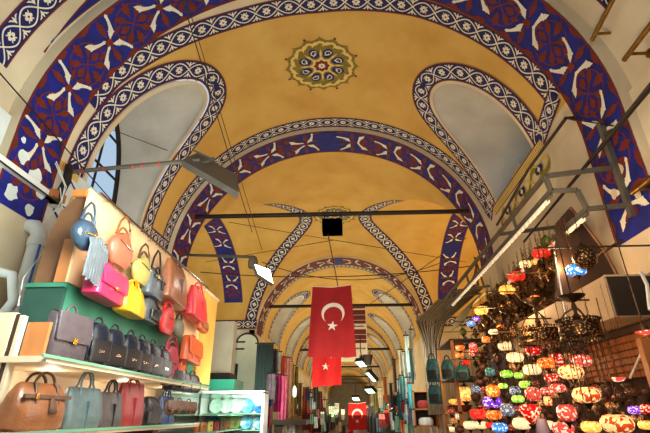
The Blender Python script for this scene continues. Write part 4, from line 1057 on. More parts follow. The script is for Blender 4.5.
for r in (
 ('tall white and mint cloth highest on the right, beside the brown cables', 404, 411, 336, 372, 10.8, (214, 226, 214)),
 ('dark green cloth between the tall mint cloth and the cables', 409, 414, 350, 384, 10.7, (40, 70, 60)),
 ('cream dress behind the tall mint cloth', 398, 405, 350, 384, 13.2, (226, 214, 186)),
 ('aqua dress low beside the open crate', 408, 414, 384, 408, 10.6, (90, 176, 176)),
 ('brown cloth high on the right, farther than the cream dress', 392, 398, 360, 392, 15.5, (110, 76, 52)),
 ('pale blue cloth right of the brown one on the far right', 397, 402, 380, 402, 14.2, (176, 200, 214)),
 ('dark grey coat hung low on the far right', 389, 394, 384, 408, 17.0, (52, 52, 58)),
 ('rust cloth far down the right side', 383, 388, 378, 402, 20.0, (150, 84, 50)),
 ('ivory cloth far down the right side', 378, 383, 388, 408, 23.0, (220, 210, 190)),
 ('olive cloth far down the right side', 373, 378, 392, 412, 27.0, (110, 110, 70))):
    scarf(*r, group='clothes hanging down the right side')
t = thing('wooden_post', 'pale upright boards beside the tangle of brown cables', 'post')
mb = MB(); mb.box((1.93, 10.9, 0), (2.03, 11.1, 3.6), mPine); mb.box((1.86, 11.3, 0), (1.92, 11.5, 3.3), mWhP); mb.build('boards', t)
t = thing('cable_bundle', 'thick brown bundle of cables rising like a tree trunk on the right', 'cables')
for k in range(9):
    x = 1.72+.035*k; R_ = random.Random(k); mb = MB()
    mb.tube([(x, 10.5, 1.6), (x+R_.uniform(-.03, .03), 10.5, 2.4), (x+R_.uniform(-.03, .05), 10.45, 3.1), (x+.15*(k-3)*.3, 10.3, 3.6), (x+.3+.1*k, 9.8, 3.95+.04*k), (2.75, 9.0, 3.9+.1*k)], [.05, .045, .04, .035, .03, .02], mat('brown_cable', C(96, 74, 44), .6, 0, .3, 8), 7); mb.build('cable', t, True)
t = thing('awning_hood', 'glossy pale plastic hood above the teal bags', 'hood')
mPH = mat('pale_plastic_sheet', C(200, 196, 160), .2)
mb = MB(); n = 10; vs = []
for i in range(n+1):
    q = pi/2*i/n
    for y in (8.6, 10.0): vs.append((2.25+.55*sin(q)*0+.5*(i/n), y, 3.28+.55*sin(q)))
mb.add(vs, [(2*i, 2*i+1, 2*i+3, 2*i+2) for i in range(n)], mPH); mb.add([(x, y, z-.02) for x, y, z in vs], [(2*i, 2*i+2, 2*i+3, 2*i+1) for i in range(n)], mPH); mb.build('sheet', t, True)
# ================================================================== right: rails, cabinets, lanterns
t = thing('lantern_rail_frame', 'stepped grey steel frame over the lantern stall on the right', 'frame')
Yf = 4.0
def pf(x, y): return at(x, y, Y=Yf)
p = {k: pf(*v) for k, v in dict(a=(545, 176), b=(611, 168), c=(609, 150), d=(633, 217), e=(630, 205), f=(587, 209), g=(577, 190), h=(551, 191)).items()}
for k in 'abcdefgh': p[k].y = Yf
def sec(nm, a, b, w=.042):
    mb = MB(); mb.bar(a, b, w, w, mRail); mb.build(nm, t)
sec('cross_bar', p['a'], p['b']); sec('post', p['c']+Vc((0, 0, .35)), p['d'], .055); sec('cross_bar', p['f'], p['e']); sec('cross_bar', p['g'], p['f']); sec('cross_bar', p['h'], p['g']); sec('cross_bar', p['a'], p['h'])
ra = Vc((p['a'].x, 9.2, p['a'].z)); sec('rail', p['a'], ra)
rh = Vc((p['h'].x, 9.2, p['h'].z-.03)); sec('rail', p['h'], rh); rf = Vc((p['f'].x, 7.5, p['f'].z)); sec('rail', p['f'], rf)
mLed = mat('led_strip', C(236, 226, 200), .4, emit=.35, emcol=(1, .88, .7))
for a, L in ((p['h'], 8.8), (p['f'], 6.6)):
    mb = MB(); mb.box((a.x-.016, Yf+.02, a.z-.055), (a.x+.02, L, a.z-.025), mRail); mb.build('lamp_channel', t)
    y = Yf+.08; top_ = []; bot_ = []
    vs = []; fs = []
    while y < L-.1:
        for yy, zz in ((y, -.088), (y+.085, -.088), (y+.085, -.066), (y+.12, -.066)):
            vs += [(a.x-.024, yy, a.z+zz), (a.x-.024, yy, a.z-.055), (a.x+.006, yy, a.z+zz), (a.x+.006, yy, a.z-.055)]
        y += .12
    n_ = len(vs)//4
    for q_ in range(n_-1):
        b_ = q_*4; fs += [(b_, b_+1, b_+5, b_+4), (b_+2, b_+3, b_+7, b_+6), (b_, b_+2, b_+6, b_+4)]
    mb = MB(); mb.add(vs, fs, mLed)
    tag(mb.build('led_strip', t), 'row of pale strip lamps')
for k in range(4):
    sec('hanger', Vc((p['a'].x, 5+1.2*k, p['a'].z)), Vc((p['h'].x, 5+1.2*k, p['h'].z)), .03)
sec('brace', Vc((p['a'].x, 5.6, p['a'].z)), Vc((XR, 5.6, p['a'].z+.1)), .04); sec('brace', Vc((p['a'].x, 8.6, p['a'].z)), Vc((XR-.1, 8.6, p['a'].z+.1)), .04)
t = thing('black_conduit', 'long twin black conduit slanting above the lantern rails', 'pipe')
for dx, dz in ((0, 0), (.09, .05)):
    mb = MB(); a = at(652, 82+dx*60, X=2.45+dx); b = at(540, 222, X=2.45+dx); mb.tube([a-(b-a)*.3, b+(b-a)*.25], .014, mIron, 8); mb.build('pipe', t, True)
t = thing('bracket_arm', 'thin iron bracket arm in front of the right side window reveal', 'bracket')
mb = MB(); a = at(566, 118, X=2.7); b = at(528, 170, X=2.7); c = at(497, 225, X=2.7); mb.tube([a+Vc((.2, 0, 0)), a, b, c], .022, mIron, 8); mb.tube([a, at(613, 126, X=2.8)], .008, mIron, 5); mb.build('arm', t, True)
for (x0, y0), (x1, y1), lab in (((592, 40), (622, -18), 'bronze pipe stub highest on the right wall'), ((624, 60), (668, 2), 'bronze pipe stub on the right wall nearer the edge of the picture'), ((632, 193), (676, 158), 'bronze pipe stub across the painted foot of the right arch')):
    t = thing('wall_pipe', lab, 'pipe'); a = at(x0, y0, X=2.72); b = at(x1, y1, X=2.72)
    mb = MB(); mb.tube([a, b], .025, mBrass, 10); mb.build('pipe', t, True)
    mb = MB(); q = a.lerp(b, .12); mb.tube([q, (XR, q.y, q.z)], .016, mBrass, 8); mb.tube([(XR-.03, q.y, q.z), (XR, q.y, q.z)], .045, mBrass, 12); mb.build('wall_bracket', t, True)
# gold painted scroll on the wall right of the side window
mb = MB(); P = lambda u, v, e: (XR-.004-e, 6.2+u, 4.55+v)
c0 = [at(x, y, X=XR) for x, y in ((538, 150), (533, 175), (517, 190), (512, 205), (520, 160))]
def PW(u, v, e): q = at(u, v, X=XR-.012-e); return (q.x, q.y, q.z)
base_pts = [(540, 153), (536, 170), (528, 182), (517, 190), (511, 203), (504, 216), (509, 196), (514, 180), (523, 166), (540, 153)]
n_ = len(base_pts)
stroke(mb, PW, [(541, 150), (534, 162), (524, 174), (514, 188), (508, 200), (505, 213)], [2, 6, 9, 8, 5, 1], 0, mOl)
stroke(mb, PW, [(541, 153), (539, 166), (531, 177), (522, 180), (524, 172)], 1.6, .004, mGd); stroke(mb, PW, [(522, 181), (513, 190), (516, 202), (508, 212)], 1.6, .004, mGd); stroke(mb, PW, [(520, 163), (512, 178), (509, 192), (500, 205)], 1.2, .004, mGd)
for x, y in ((533, 168), (517, 188)): blob(mb, PW, x, y, lambda q: 3.4+1.4*cos(2*q), .006, mNv, 14)
struct(mb, 'trim_32')
# brown gable board, back wall and beige cabinet box
t = thing('wooden_gable', 'dark brown boarded end behind the blue and white lamp', 'board')
q = [at(*k, Y=4.45) for k in ((557, 222), (570, 207), (585, 225), (604, 250), (622, 284), (600, 300), (557, 300))]
mb = MB(); mb.prism([(a.x, a.z) for a in q], 4.45, 4.5, mDkW); mb.build('board', t)
mb = MB(); mb.tube(q[1:5], .018, mBrn, 6); mb.build('edge_trim', t)
mb = MB(); mb.box((XR-.12, 5.3, .9), (XR-.02, 9.4, 3.72), mDkW); mb.box((XR-.12, 3.0, .9), (XR-.02, 5.3, 2.8), mDkW); tag(mb.build('stall_back_board', None), 'dark wooden back wall of the lantern stall on the right', 'board')
t = thing('cabinet_box', 'beige box cabinet with a dark near end above the slatted board', 'cabinet')
a = at(603, 276, Y=3.6); b = at(614, 317, Y=3.6)
mBg = mat('beige_panel', C(186, 158, 124), .6, 0, .2, 4)
mb = MB(); mb.box((a.x, 3.6, b.z), (2.78, 6.0, a.z), mBg); mb.build('body', t)
mb = MB(); mb.box((a.x+.02, 3.585, b.z+.01), (2.78, 3.6, a.z-.01), mat('dark_cabinet_end', C(38, 28, 20), .35)); tag(mb.build('end_panel', t), 'dark end panel')
mb = MB(); mb.box((a.x, 3.58, a.z-.01), (2.78, 3.6, a.z+.005), mBg); mb.build('top_edge', t)
t = thing('slatted_board', 'ribbed orange brown boards sloping under the beige cabinet', 'board')
q0 = at(655, 318, Y=3.0); z0 = a.z-.36
for k in range(7):
    z = z0-.055*k; mb = MB(); mb.box((2.42+.035*k, 2.9, z-.05), (2.47+.035*k, 6.2, z), mOrW if k else mDkW); mb.build('board', t)
t = thing('orange_board', 'plain orange upright board at the right edge', 'board'); mb = MB(); a2 = at(640, 338, Y=2.9); mb.box((a2.x, 2.9, 0), (a2.x+.5, 2.95, a2.z), mOrW); mb.build('board', t)
# ---- rack that the lamps hang on
rk = thing('lamp_rack', 'dark wooden rack of poles carrying the mosaic lamps', 'rack')
for y in (3.9, 4.7, 5.5, 6.4, 7.4, 8.4):
    for z in (2.52, 3.02):
        mb = MB(); mb.bar((1.75, y, z), (XR-.13, y, z), .014, .014, mBrz); mb.build('cross_pole', rk)
for x in (2.5,):
    for z in (2.54, 3.04): mb = MB(); mb.bar((x, 3.8, z), (x, 8.6, z), .02, .02, mBrz); mb.build('long_pole', rk)
# ---- lanterns
GL = {k: mosaic('mosaic_'+k, C(*a), C(*b), e*1.25, s*1.7) for k, (a, b, e, s) in dict(
 cream=((255, 214, 150), (255, 232, 190), 1.05, 26), creamflower=((255, 204, 130), (196, 60, 24), .95, 22), red=((196, 14, 14), (255, 200, 170), .95, 26), plainred=((226, 30, 24), (240, 60, 40), 1.2, 20),
 orange=((240, 96, 26), (255, 180, 96), 1.1, 26), pink=((220, 70, 60), (255, 206, 176), .95, 28), green=((120, 200, 40), (230, 240, 150), 1.1, 30), purple=((100, 40, 190), (230, 190, 255), 1.1, 26),
 blue=((40, 130, 220), (220, 240, 255), 1.1, 30), greyblue=((90, 110, 140), (220, 210, 190), .8, 30), teal=((40, 130, 130), (160, 210, 190), .5, 30), darkgreen=((60, 110, 40), (140, 40, 30), .35, 30), amber=((255, 160, 60), (255, 210, 120), 1.4, 24), dark=((70, 50, 34), (120, 60, 40), .12, 30), dimred=((130, 24, 16), (220, 150, 110), .5, 30), dimamber=((170, 96, 40), (230, 190, 130), .6, 30)).items()}
PROTO = {}
def globe_profile(kind):
    if kind == 'oblong': return [(.035, .066), (.085, .056), (.105, .036), (.115, 0), (.105, -.034), (.083, -.054), (.04, -.066)]
    if kind == 'round': return [(.035, .088), (.07, .075), (.094, .045), (.1, 0), (.094, -.045), (.068, -.075), (.03, -.09)]
    if kind == 'heart': return [(.05, .07), (.10, .06), (.115, .025), (.10, -.02), (.07, -.07), (.035, -.115), (.012, -.135)]
    if kind == 'cylinder': return [(.035, .085), (.062, .078), (.07, .05), (.07, -.05), (.06, -.078), (.03, -.086)]
def lantern(kind, col, c, w, label, top=3.02, group='lit mosaic lamps on the right stall', nm='mosaic_lamp'):
    """c centre of the glass, w its width in metres, hung on a chain from height top"""
    key = (kind, col); s = w/.22
    if key not in PROTO:
        r = thing(nm, label, 'lamp', c, 0, group); pr = globe_profile(kind); zt = pr[0][1]; zb = pr[-1][1]
        mb = MB(); mb.lathe(pr, GL[col], 22); mb.build('glass_shade', r, True)
        mb = MB(); mb.lathe([(.0, zt+.05), (.012, zt+.045), (.018, zt+.02), (.04, zt+.012), (.05, zt-.004), (.036, zt-.006)], mBrz, 16); mb.build('cap', r, True)
        mb = MB(); mb.lathe([(.042, zb+.006), (.046, zb-.004), (.022, zb-.03), (.010, zb-.05), (.014, zb-.06), (0, zb-.075)], mBrz, 14); mb.build('finial', r, True)
        mb = MB(); ar = []
        for a_ in (0, 2*pi/3, 4*pi/3): mb.tube([(.04*cos(a_), .04*sin(a_), zt), (.03*cos(a_), .03*sin(a_), zt+.06), (0, 0, zt+.11)], .003, mBrz, 4)
        mb.build('hook_arms', r, True)
        mb = MB(); N = 24
        for i in range(N):
            z = zt+.11+(1-.0)*i/N*1.0; o = .006 if i % 2 else .0; mb.tube([(-.006+o, 0, z), (.006-o, o, z+.021), (.006, -o, z+.042)], .0035, mBrz, 4, False)
        mb.build('chain', r)
        PROTO[key] = r
    else: r = dup(PROTO[key], c, label, group=group)
    r.scale = (s, s, s); zt = globe_profile(kind)[0][1]
    for ch in r.children:
        if ch.name.startswith('chain'):
            L = max(.05, (top-c[2])/s-zt-.11); ch.scale = (1, 1, L); ch.location = (0, 0, (zt+.11)*(1-L))
    r.rotation_euler = (0, 0, random.uniform(0, 6)); return r
LP = [ # px, py, width px, plane x, kind, colour, label
 (515, 357.5, 16, 2.0, 'oblong', 'cream', 'upper left cream lamp of the pair under the red and white globe'),
 (532, 369.7, 17, 2.0, 'oblong', 'cream', 'cream lamp just below the red and white patterned globe'),
 (506, 346, 15, 2.1, 'oblong', 'cream', 'cream lamp highest of the cream ones, left of the red and white globe'),
 (533, 348.5, 18, 1.95, 'round', 'red', 'large red and white patterned globe in the upper middle of the lamp stall'),
 (546.5, 363, 17, 1.9, 'oblong', 'orange', 'orange lamp in front of a red patterned one'),
 (557, 360, 16, 2.05, 'round', 'red', 'red and white lamp partly behind the orange lamp'),
 (580, 361, 20, 1.9, 'oblong', 'pink', 'pink red patterned lamp under the nearest metal ring'),
 (571, 372, 23, 1.75, 'oblong', 'creamflower', 'large cream lamp with red flowers just under the metal ring'),
 (552, 378, 14, 2.05, 'oblong', 'red', 'small red and white lamp left of the large flowered lamp'),
 (506.4, 374, 12, 2.0, 'oblong', 'green', 'lime green lamp, leftmost of the green group'),
 (519, 375.5, 10, 2.05, 'oblong', 'green', 'small lime green lamp, right one of the upper green pair'),
 (503, 386, 9, 2.1, 'oblong', 'green', 'lime green lamp half hidden, lower left of the green group'),
 (525.5, 384.5, 12, 2.0, 'oblong', 'green', 'lime green lamp on the right of the green group'),
 (518, 399, 12, 1.95, 'oblong', 'green', 'lowest lime green lamp, above the blue grey one'),
 (515, 391, 12, 2.15, 'round', 'greyblue', 'grey blue lamp inside the ring of green lamps'),
 (492, 402, 18, 2.0, 'oblong', 'purple', 'violet lamp, only purple one on the stall'),
 (493, 391, 15, 1.98, 'round', 'orange', 'round peach orange lamp directly above the violet lamp'),
 (477, 389, 12, 2.2, 'round', 'greyblue', 'pale grey lamp left of the peach orange globe'),
 (465, 394, 18, 2.1, 'cylinder', 'amber', 'long amber lamp left of the violet lamp'),
 (453.6, 401.7, 9, 2.15, 'oblong', 'amber', 'small yellow amber lamp, leftmost of the lamps'),
 (460, 404, 10, 2.2, 'oblong', 'orange', 'small orange lamp beside the leftmost amber lamp'),
 (478.5, 414, 16, 2.0, 'oblong', 'plainred', 'plain glowing red lamp in the lower left of the stall'),
 (494, 415, 15, 2.0, 'oblong', 'orange', 'orange lamp right of the plain glowing red lamp'),
 (458.4, 416, 9, 2.1, 'cylinder', 'cream', 'tall cream lamp left of the plain red lamp'),
 (470, 425, 13, 2.05, 'oblong', 'cream', 'cream lamp low under the plain red lamp'),
 (481, 425, 12, 2.1, 'oblong', 'cream', 'second cream lamp low under the plain red lamp'),
 (490, 425, 9, 1.98, 'oblong', 'plainred', 'small red lamp beside the bright blue lamp'),
 (499.6, 427.5, 15, 1.9, 'oblong', 'blue', 'bright blue patterned lamp at the bottom of the picture'),
 (451.3, 428, 10, 2.1, 'cylinder', 'cream', 'cream lamp at the bottom left corner of the stall'),
 (507.4, 409.8, 15, 1.9, 'round', 'greyblue', 'blue grey lamp with a pale eye below the green group'),
 (530.3, 411, 20, 1.8, 'heart', 'red', 'heart shaped red and white lamp in the lower middle'),
 (522, 423.4, 18, 1.75, 'oblong', 'cream', 'cream lamp below left of the heart shaped red lamp'),
 (566.7, 412.8, 20, 1.75, 'round', 'pink', 'round pink red lamp with a glowing white middle'),
 (533, 394, 17, 1.95, 'round', 'pink', 'pink lamp above the heart shaped red lamp'),
 (547.6, 391, 13, 2.0, 'oblong', 'pink', 'small pink lamp in the centre of the stall'),
 (548, 401, 12, 1.95, 'cylinder', 'creamflower', 'small flowered cream lamp in the centre of the stall'),
 (558, 388, 14, 2.0, 'oblong', 'pink', 'pink lamp left of the flowered cream lamp under the ring'),
 (586.4, 395, 25, 1.75, 'oblong', 'creamflower', 'wide cream lamp with red flowers in the right half of the stall'),
 (617, 423.7, 29, 1.7, 'oblong', 'creamflower', 'widest cream lamp with flowers at the lower right'),
 (591, 427, 18, 1.8, 'oblong', 'amber', 'bright amber lamp at the bottom, left of the widest lamp'),
 (563, 428.5, 20, 1.8, 'oblong', 'pink', 'pinkish lamp at the bottom centre right'),
 (547, 425, 14, 1.9, 'oblong', 'cream', 'cream lamp at the bottom right of the lavender shade'),
 (635, 410, 13, 1.85, 'oblong', 'purple', 'dark violet blue lamp near the right edge'),
 (646, 409, 12, 1.85, 'round', 'red', 'red and cream lamp at the right edge'),
 (646, 425, 14, 1.9, 'oblong', 'amber', 'amber lamp in the bottom right corner'),
 (607, 390, 14, 2.0, 'round', 'dark', 'dark glittering glass lamp right of the wide flowered lamp'),
 (620, 396, 14, 2.05, 'round', 'dark', 'dark brown glass lamp above the widest lamp'),
 (633, 392, 14, 2.05, 'oblong', 'dark', 'dark brown glass lamp upper right, near the orange board'),
 (578, 408, 12, 2.1, 'round', 'dark', 'dark glass lamp between the pink globe and the wide flowered lamp'),
 (541, 253.5, 16, 2.2, 'oblong', 'plainred', 'glowing red lamp highest on the stall under the rails'),
 (546, 241.5, 12, 2.25, 'round', 'darkgreen', 'dark green and red lamp just above the highest red lamp'),
 (555, 244, 10, 2.3, 'round', 'plainred', 'small dull red lamp right of the dark green one'),
 (525, 264.5, 12, 2.2, 'oblong', 'cream', 'cream lamp beside the bare bright bulb'),
 (533.5, 262.5, 7, 2.2, 'round', 'amber', 'small very bright bulb lamp below the highest red lamp'),
 (516.5, 276.7, 16, 2.2, 'oblong', 'plainred', 'second glowing red lamp down under the rails'),
 (507, 290, 15, 2.2, 'oblong', 'amber', 'amber lamp below the second glowing red lamp'),
 (482, 310.7, 14, 2.25, 'oblong', 'amber', 'amber lamp under the far part of the rails'),
 (535.4, 300, 12, 2.15, 'round', 'orange', 'orange lamp above the left metal ring'),
 (500.7, 328.5, 9, 2.15, 'round', 'orange', 'small orange lamp left of the metal rings'),
 (493.4, 332, 9, 2.2, 'oblong', 'cream', 'small cream lamp beside the small orange one'),
 (486, 340, 9, 2.2, 'round', 'orange', 'orange pink lamp lower left of the metal rings'),
 (473, 346, 9, 2.25, 'round', 'pink', 'small pink lamp above the teal bags'),
 (471, 323.5, 9, 2.3, 'round', 'blue', 'small blue lamp high on the left of the stall'),
 (476, 319, 8, 2.35, 'round', 'purple', 'tiny violet lamp touching the small blue one'),
 (463, 332, 8, 2.3, 'round', 'darkgreen', 'small dark green lamp below the small blue one'),
 (460, 347, 10, 2.25, 'round', 'orange', 'orange lamp directly above the teal bags'),
 (466, 341, 9, 2.3, 'oblong', 'teal', 'teal glass lamp above the teal bags'),
 (459, 355, 9, 2.25, 'oblong', 'orange', 'orange lamp touching the tops of the teal bags'),
 (473, 352, 11, 2.25, 'round', 'red', 'red patterned lamp right of the orange one over the teal bags'),
 (466, 362.5, 8, 2.2, 'round', 'plainred', 'small plain red lamp between two teal bags'),
 (556, 325, 9, 2.2, 'round', 'dark', 'dark lamp hanging behind the nearest metal ring'),
 (565.5, 276.7, 11, 2.2, 'round', 'greyblue', 'clear pale globe left of the blue and white lamp'),
 (576, 270.5, 19, 2.15, 'oblong', 'blue', 'bright blue and white lamp against the dark gable'),
 (497, 359, 11, 2.25, 'round', 'dark', 'dark glass lamp left of the two upper cream lamps'),
 (490, 372, 11, 2.25, 'round', 'teal', 'dull teal lamp left of the lime green group'),
 (480, 375, 11, 2.3, 'round', 'dark', 'dark lamp between the teal bags and the lime lamps'),
 (545, 411, 9, 2.0, 'oblong', 'dark', 'dark lamp right of the heart shaped one'),
 (600, 408, 10, 2.1, 'heart', 'dark', 'dark pointed lamp right of the wide flowered lamp'),
]
for px, py, w, X, kd, col, lab in LP:
    c = at(px, py, X=X+.12); D = (c-EYE).dot(cF); top = 3.02 if c.z < 2.85 else 3.5
    if 2.42 > c.z: top = 2.52 if c.z < 2.3 else 3.02
    lantern(kd, col, c, w*D/FPX, lab, top)
# small unlit metal lanterns crowding the space under the rails
mPerf = bpy.data.materials.new('perforated_bronze'); mPerf.use_nodes = True
nt = mPerf.node_tree; b_ = nt.nodes['Principled BSDF']; b_.inputs['Metallic'].default_value = .8; b_.inputs['Roughness'].default_value = .4
tc = nt.nodes.new('ShaderNodeTexCoord'); vo = nt.nodes.new('ShaderNodeTexVoronoi'); vo.inputs['Scale'].default_value = 55; nt.links.new(tc.outputs['Object'], vo.inputs['Vector'])
rp = nt.nodes.new('ShaderNodeMapRange'); rp.inputs[1].default_value = .25; rp.inputs[2].default_value = .4; nt.links.new(vo.outputs['Distance'], rp.inputs[0])
mx = nt.nodes.new('ShaderNodeMix'); mx.data_type = 'RGBA'; mx.inputs[6].default_value = (*C(196, 146, 84), 1); mx.inputs[7].default_value = (*C(50, 34, 22), 1); nt.links.new(rp.outputs[0], mx.inputs[0]); nt.links.new(mx.outputs[2], b_.inputs['Base Color'])
def metal_lantern(proto_key, c, w, label, top, group):
    key = ('metal', proto_key); s = w/.2
    if key not in PROTO:
        r = thing('metal_lantern', label, 'lantern', c, 0, group)
        pr = [(.02, .1), (.06, .085), (.09, .05), (.1, 0), (.085, -.05), (.05, -.085), (.02, -.1)] if proto_key == 0 else [(.03, .12), (.05, .09), (.06, .05), (.1, .02), (.08, -.03), (.04, -.07), (.015, -.12), (0, -.14)] if proto_key == 1 else [(.02, .09), (.045, .08), (.05, .03), (.09, 0), (.095, -.02), (.05, -.04), (.03, -.09), (0, -.1)]
        mb = MB(); mb.lathe(pr, mPerf, 16 if proto_key != 2 else 8); mb.build('body', r, proto_key != 2)
        mb = MB(); mb.lathe([(0, .15), (.012, .14), (.02, .12), (.045, .105), (.05, .09)], mBrz, 12); mb.build('cap', r, True)
        mb = MB(); N = 16
        for i in range(N): z = .14+i/N; o = .006 if i % 2 else 0; mb.tube([(-.006+o, 0, z), (.006-o, o, z+.03), (.006, -o, z+.062)], .004, mBrz, 4, False)
        mb.build('chain', r); PROTO[key] = r
    else: r = dup(PROTO[key], c, label, group=group)
    r.scale = (s, s, s)
    for ch in r.children:
        if ch.name.startswith('chain'): L = max(.05, (top-c[2])/s-.14); ch.scale = (1, 1, L); ch.location = (0, 0, .14*(1-L))
    return r
c = at(585, 258, X=2.3); metal_lantern(0, c, 23*(c-EYE).dot(cF)/FPX, 'large perforated metal globe at the upper right of the stall', 3.5, 'metal lanterns under the rails')
R_ = random.Random(11); used = []
dim = 'small unlit dark metal lantern crowded among chains under the rails'
tries = 0
while len(used) < 85 and tries < 6000:
    tries += 1
    px = R_.uniform(462, 600); py = R_.uniform(212, 366)
    lo = 190+(550-px)*1.30 if px < 550 else 225+(px-550)*.9
    if py < lo+14: continue
    if px > 548 and py > 268: continue
    if any(abs(px-a)+abs(py-b) < 9 for a, b in used): continue
    if any(abs(px-l[0]) < 9 and abs(py-l[1]) < 8 for l in LP): continue
    X = R_.uniform(2.3, 2.6); c = at(px, py, X=X)
    if c.y > 8.8 or c.z > 3.4: continue
    used.append((px, py)); metal_lantern(R_.randrange(3), c, R_.uniform(.11, .19), dim, 3.5 if c.z > 2.85 else 3.02, 'metal lanterns under the rails')
# bare chains
ch0 = None; k = 0
while k < 60:
    px = R_.uniform(468, 560); py = R_.uniform(215, 330); lo = 190+(550-px)*1.30 if px < 550 else 200
    if py < lo: continue
    c = at(px, py, X=2.25); k += 1
    if ch0 is None:
        mb = MB()
        for i in range(14): z = i/14; o = .008 if i % 2 else 0; mb.tube([(-.008+o, 0, z), (.008-o, o, z+.036), (.008, -o, z+.07)], .005, mBrass, 4, False)
        ch0 = o = mb.build('hanging_chain')
    else: o = ch0.copy(); COL.objects.link(o)
    L = R_.uniform(.25, .5); o.location = (c.x+R_.uniform(-.1, .2), c.y, 3.5-L); o.scale = (1, 1, L)
    tag(o, 'short empty brass chain hanging from the lantern rails', 'chain', 'empty chains under the rails')
used = []; k = 0; tries = 0
while k < 62 and tries < 5000:
    tries += 1; px = R_.uniform(446, 646); py = R_.uniform(345, 430)
    if any(abs(px-a)+abs(py-b) < 11 for a, b in used) or any(abs(px-l[0]) < l[2]*.45 and abs(py-l[1]) < 5 for l in LP): continue
    if px > 585 and py < 385: continue
    if px < 474 and py < 410: continue
    used.append((px, py)); k += 1; c = at(px, py, X=2.42); D = (c-EYE).dot(cF)
    if c.y > 8.5: c = at(px, py, Y=8.5); D = (c-EYE).dot(cF)
    lantern(R_.choice(('oblong', 'round', 'heart')), R_.choice(('dark', 'dark', 'dimred', 'dimamber')), c, R_.uniform(8, 12)*D/FPX, 'small dim glass lamp half hidden behind the bright mosaic lamps', 2.52 if c.z < 2.3 else 3.02, 'dim lamps at the back of the stall')
# ---- ring chandeliers
def ring_lamp(label, px, py, X, w, nchain):
    c = at(px, py, X=X); D = (c-EYE).dot(cF); R0 = w*D/FPX/2; t = thing('ring_chandelier', label, 'chandelier', c, 0, 'pierced metal ring chandeliers')
    mb = MB(); mb.lathe([(R0*.95, .07), (R0*1.0, .06), (R0*.96, .03), (R0*1.0, .0), (R0*.97, -.04), (R0*1.02, -.055), (R0*.96, -.065), (R0*.9, -.05), (R0*.9, .05), (R0*.95, .07)], mPerf, 40)
    for k in range(40): q = 2*pi*k/40; mb.lathe([(0, .018), (.012, .01), (.0, -.012)], mBrz, 6, (R0*cos(q), R0*sin(q), .075)); mb.lathe([(0, .01), (.009, 0), (.0, -.02)], mBrz, 5, (R0*cos(q), R0*sin(q), -.07))
    mb.build('ring', t, False)
    mb = MB(); mb.lathe([(0, -.055), (R0*.9, -.05), (R0*.9, -.045)], mBrz, 32); mb.build('plate', t, True)
    H = R0*1.55
    for k in range(3):
        q = 2*pi*k/3+.5; mb = MB(); mb.tube([(R0*.95*cos(q), R0*.95*sin(q), .06), (R0*.5*cos(q), R0*.5*sin(q), H*.62), (.01, 0, H*.8)], .007, mBrz, 6); mb.build('arm', t, True)
    mb = MB(); mb.lathe([(.012, .06), (.016, H*.4), (.03, H*.45), (.012, H*.6), (.02, H*.8), (.012, H*.95), (.04, H*1.0), (.09, H*1.12), (.10, H*1.18), (.0, H*1.2)], mBrz, 16); mb.build('stem', t, True)
    mb = MB(); zt = 3.02-c.z if c.z < 2.7 else 3.5-c.z; mb.tube([(0, 0, H*1.18), (0, 0, max(zt, H*1.3))], .006, mBrz, 6); mb.build('chain', t)
    for k in range(nchain):
        q = 2*pi*k/nchain; mb = MB(); r = R0*.8; mb.tube([(r*cos(q), r*sin(q), -.05), (r*cos(q)*1.02, r*sin(q), -.28-.1*(k % 3))], .004, mBrz, 4); mb.build('pendant_chain', t)
    return t
ring_lamp('nearest pierced metal ring chandelier with three arms, in front of the beige cabinet', 580, 331, 1.75, 39, 9)
ring_lamp('pierced metal ring chandelier left of and behind the nearest one', 541, 337, 1.85, 42, 9)
ring_lamp('small dark ring lamp farther left of the two large rings', 512, 334, 2.1, 26, 6)
t = thing('dish_lamp', 'red brown glass dish lamp in the upper right corner of the stall', 'lamp', at(646, 335, X=1.9), 0); mb = MB(); mb.lathe([(0, 0), (.02, .003), (.055, .02), (.057, .023), (.02, .01), (0, .008)], GL['pink'], 24); mb.build('dish', t, True)
mb = MB(); mb.lathe([(.02, .01), (.03, .04), (.012, .07), (0, .1)], mBrz, 14); mb.build('cap', t, True); mb = MB(); mb.tube([(0, 0, .1), (0, 0, 1.0)], .005, mBrz, 5); mb.build('cord', t)
t = thing('dish_lamp', 'small red brown dish lamp above the widest flowered lamp', 'lamp', at(618, 379, X=1.95), 0); mb = MB(); mb.lathe([(0, -.02), (.03, -.015), (.05, .005), (.052, .01), (.03, 0), (0, -.01)], GL['pink'], 24); mb.build('dish', t, True); mb = MB(); mb.tube([(0, 0, 0), (0, 0, .6)], .005, mBrz, 5); mb.build('cord', t)
c = at(543, 429, X=1.85); t = thing('fabric_shade', 'ribbed lavender cone lampshade at the bottom between the lamps', 'lampshade', c)
mb = MB(); n = 48; vs = []
for k in range(n):
    q = 2*pi*k/n; r = 1+.05*(k % 2); vs += [(.045*cos(q), .045*sin(q), .09), (.075*r*cos(q), .075*r*sin(q), -.08)]
mb.add(vs, [(2*k, 2*k+1, (2*k+3) % (2*n), (2*k+2) % (2*n)) for k in range(n)], mat('lavender_cloth', C(110, 102, 136), .8)); mb.build('shade', t, True)
mb = MB(); mb.tube([(0, 0, .09), (0, 0, .5)], .005, mBrz, 5); mb.build('cord', t)
mb = MB(); a = at(556, 212, X=2.3); b = at(572, 345, X=2.05); mb.tube([at(554, 250, X=2.2), at(563, 300, X=2.1), at(569, 345, X=2.0)], .008, mWhP, 5); tag(mb.build('white_cord', None), 'thin white cord dangling beside the dark gable', 'cord')
mb = MB(); mb.tube([at(641, 272, X=2.0), at(647, 285, X=1.95), at(650, 310, X=1.9)], .012, mWhP, 6); tag(mb.build('white_cord', None), 'white cable over the dark end of the beige cabinet', 'cord')
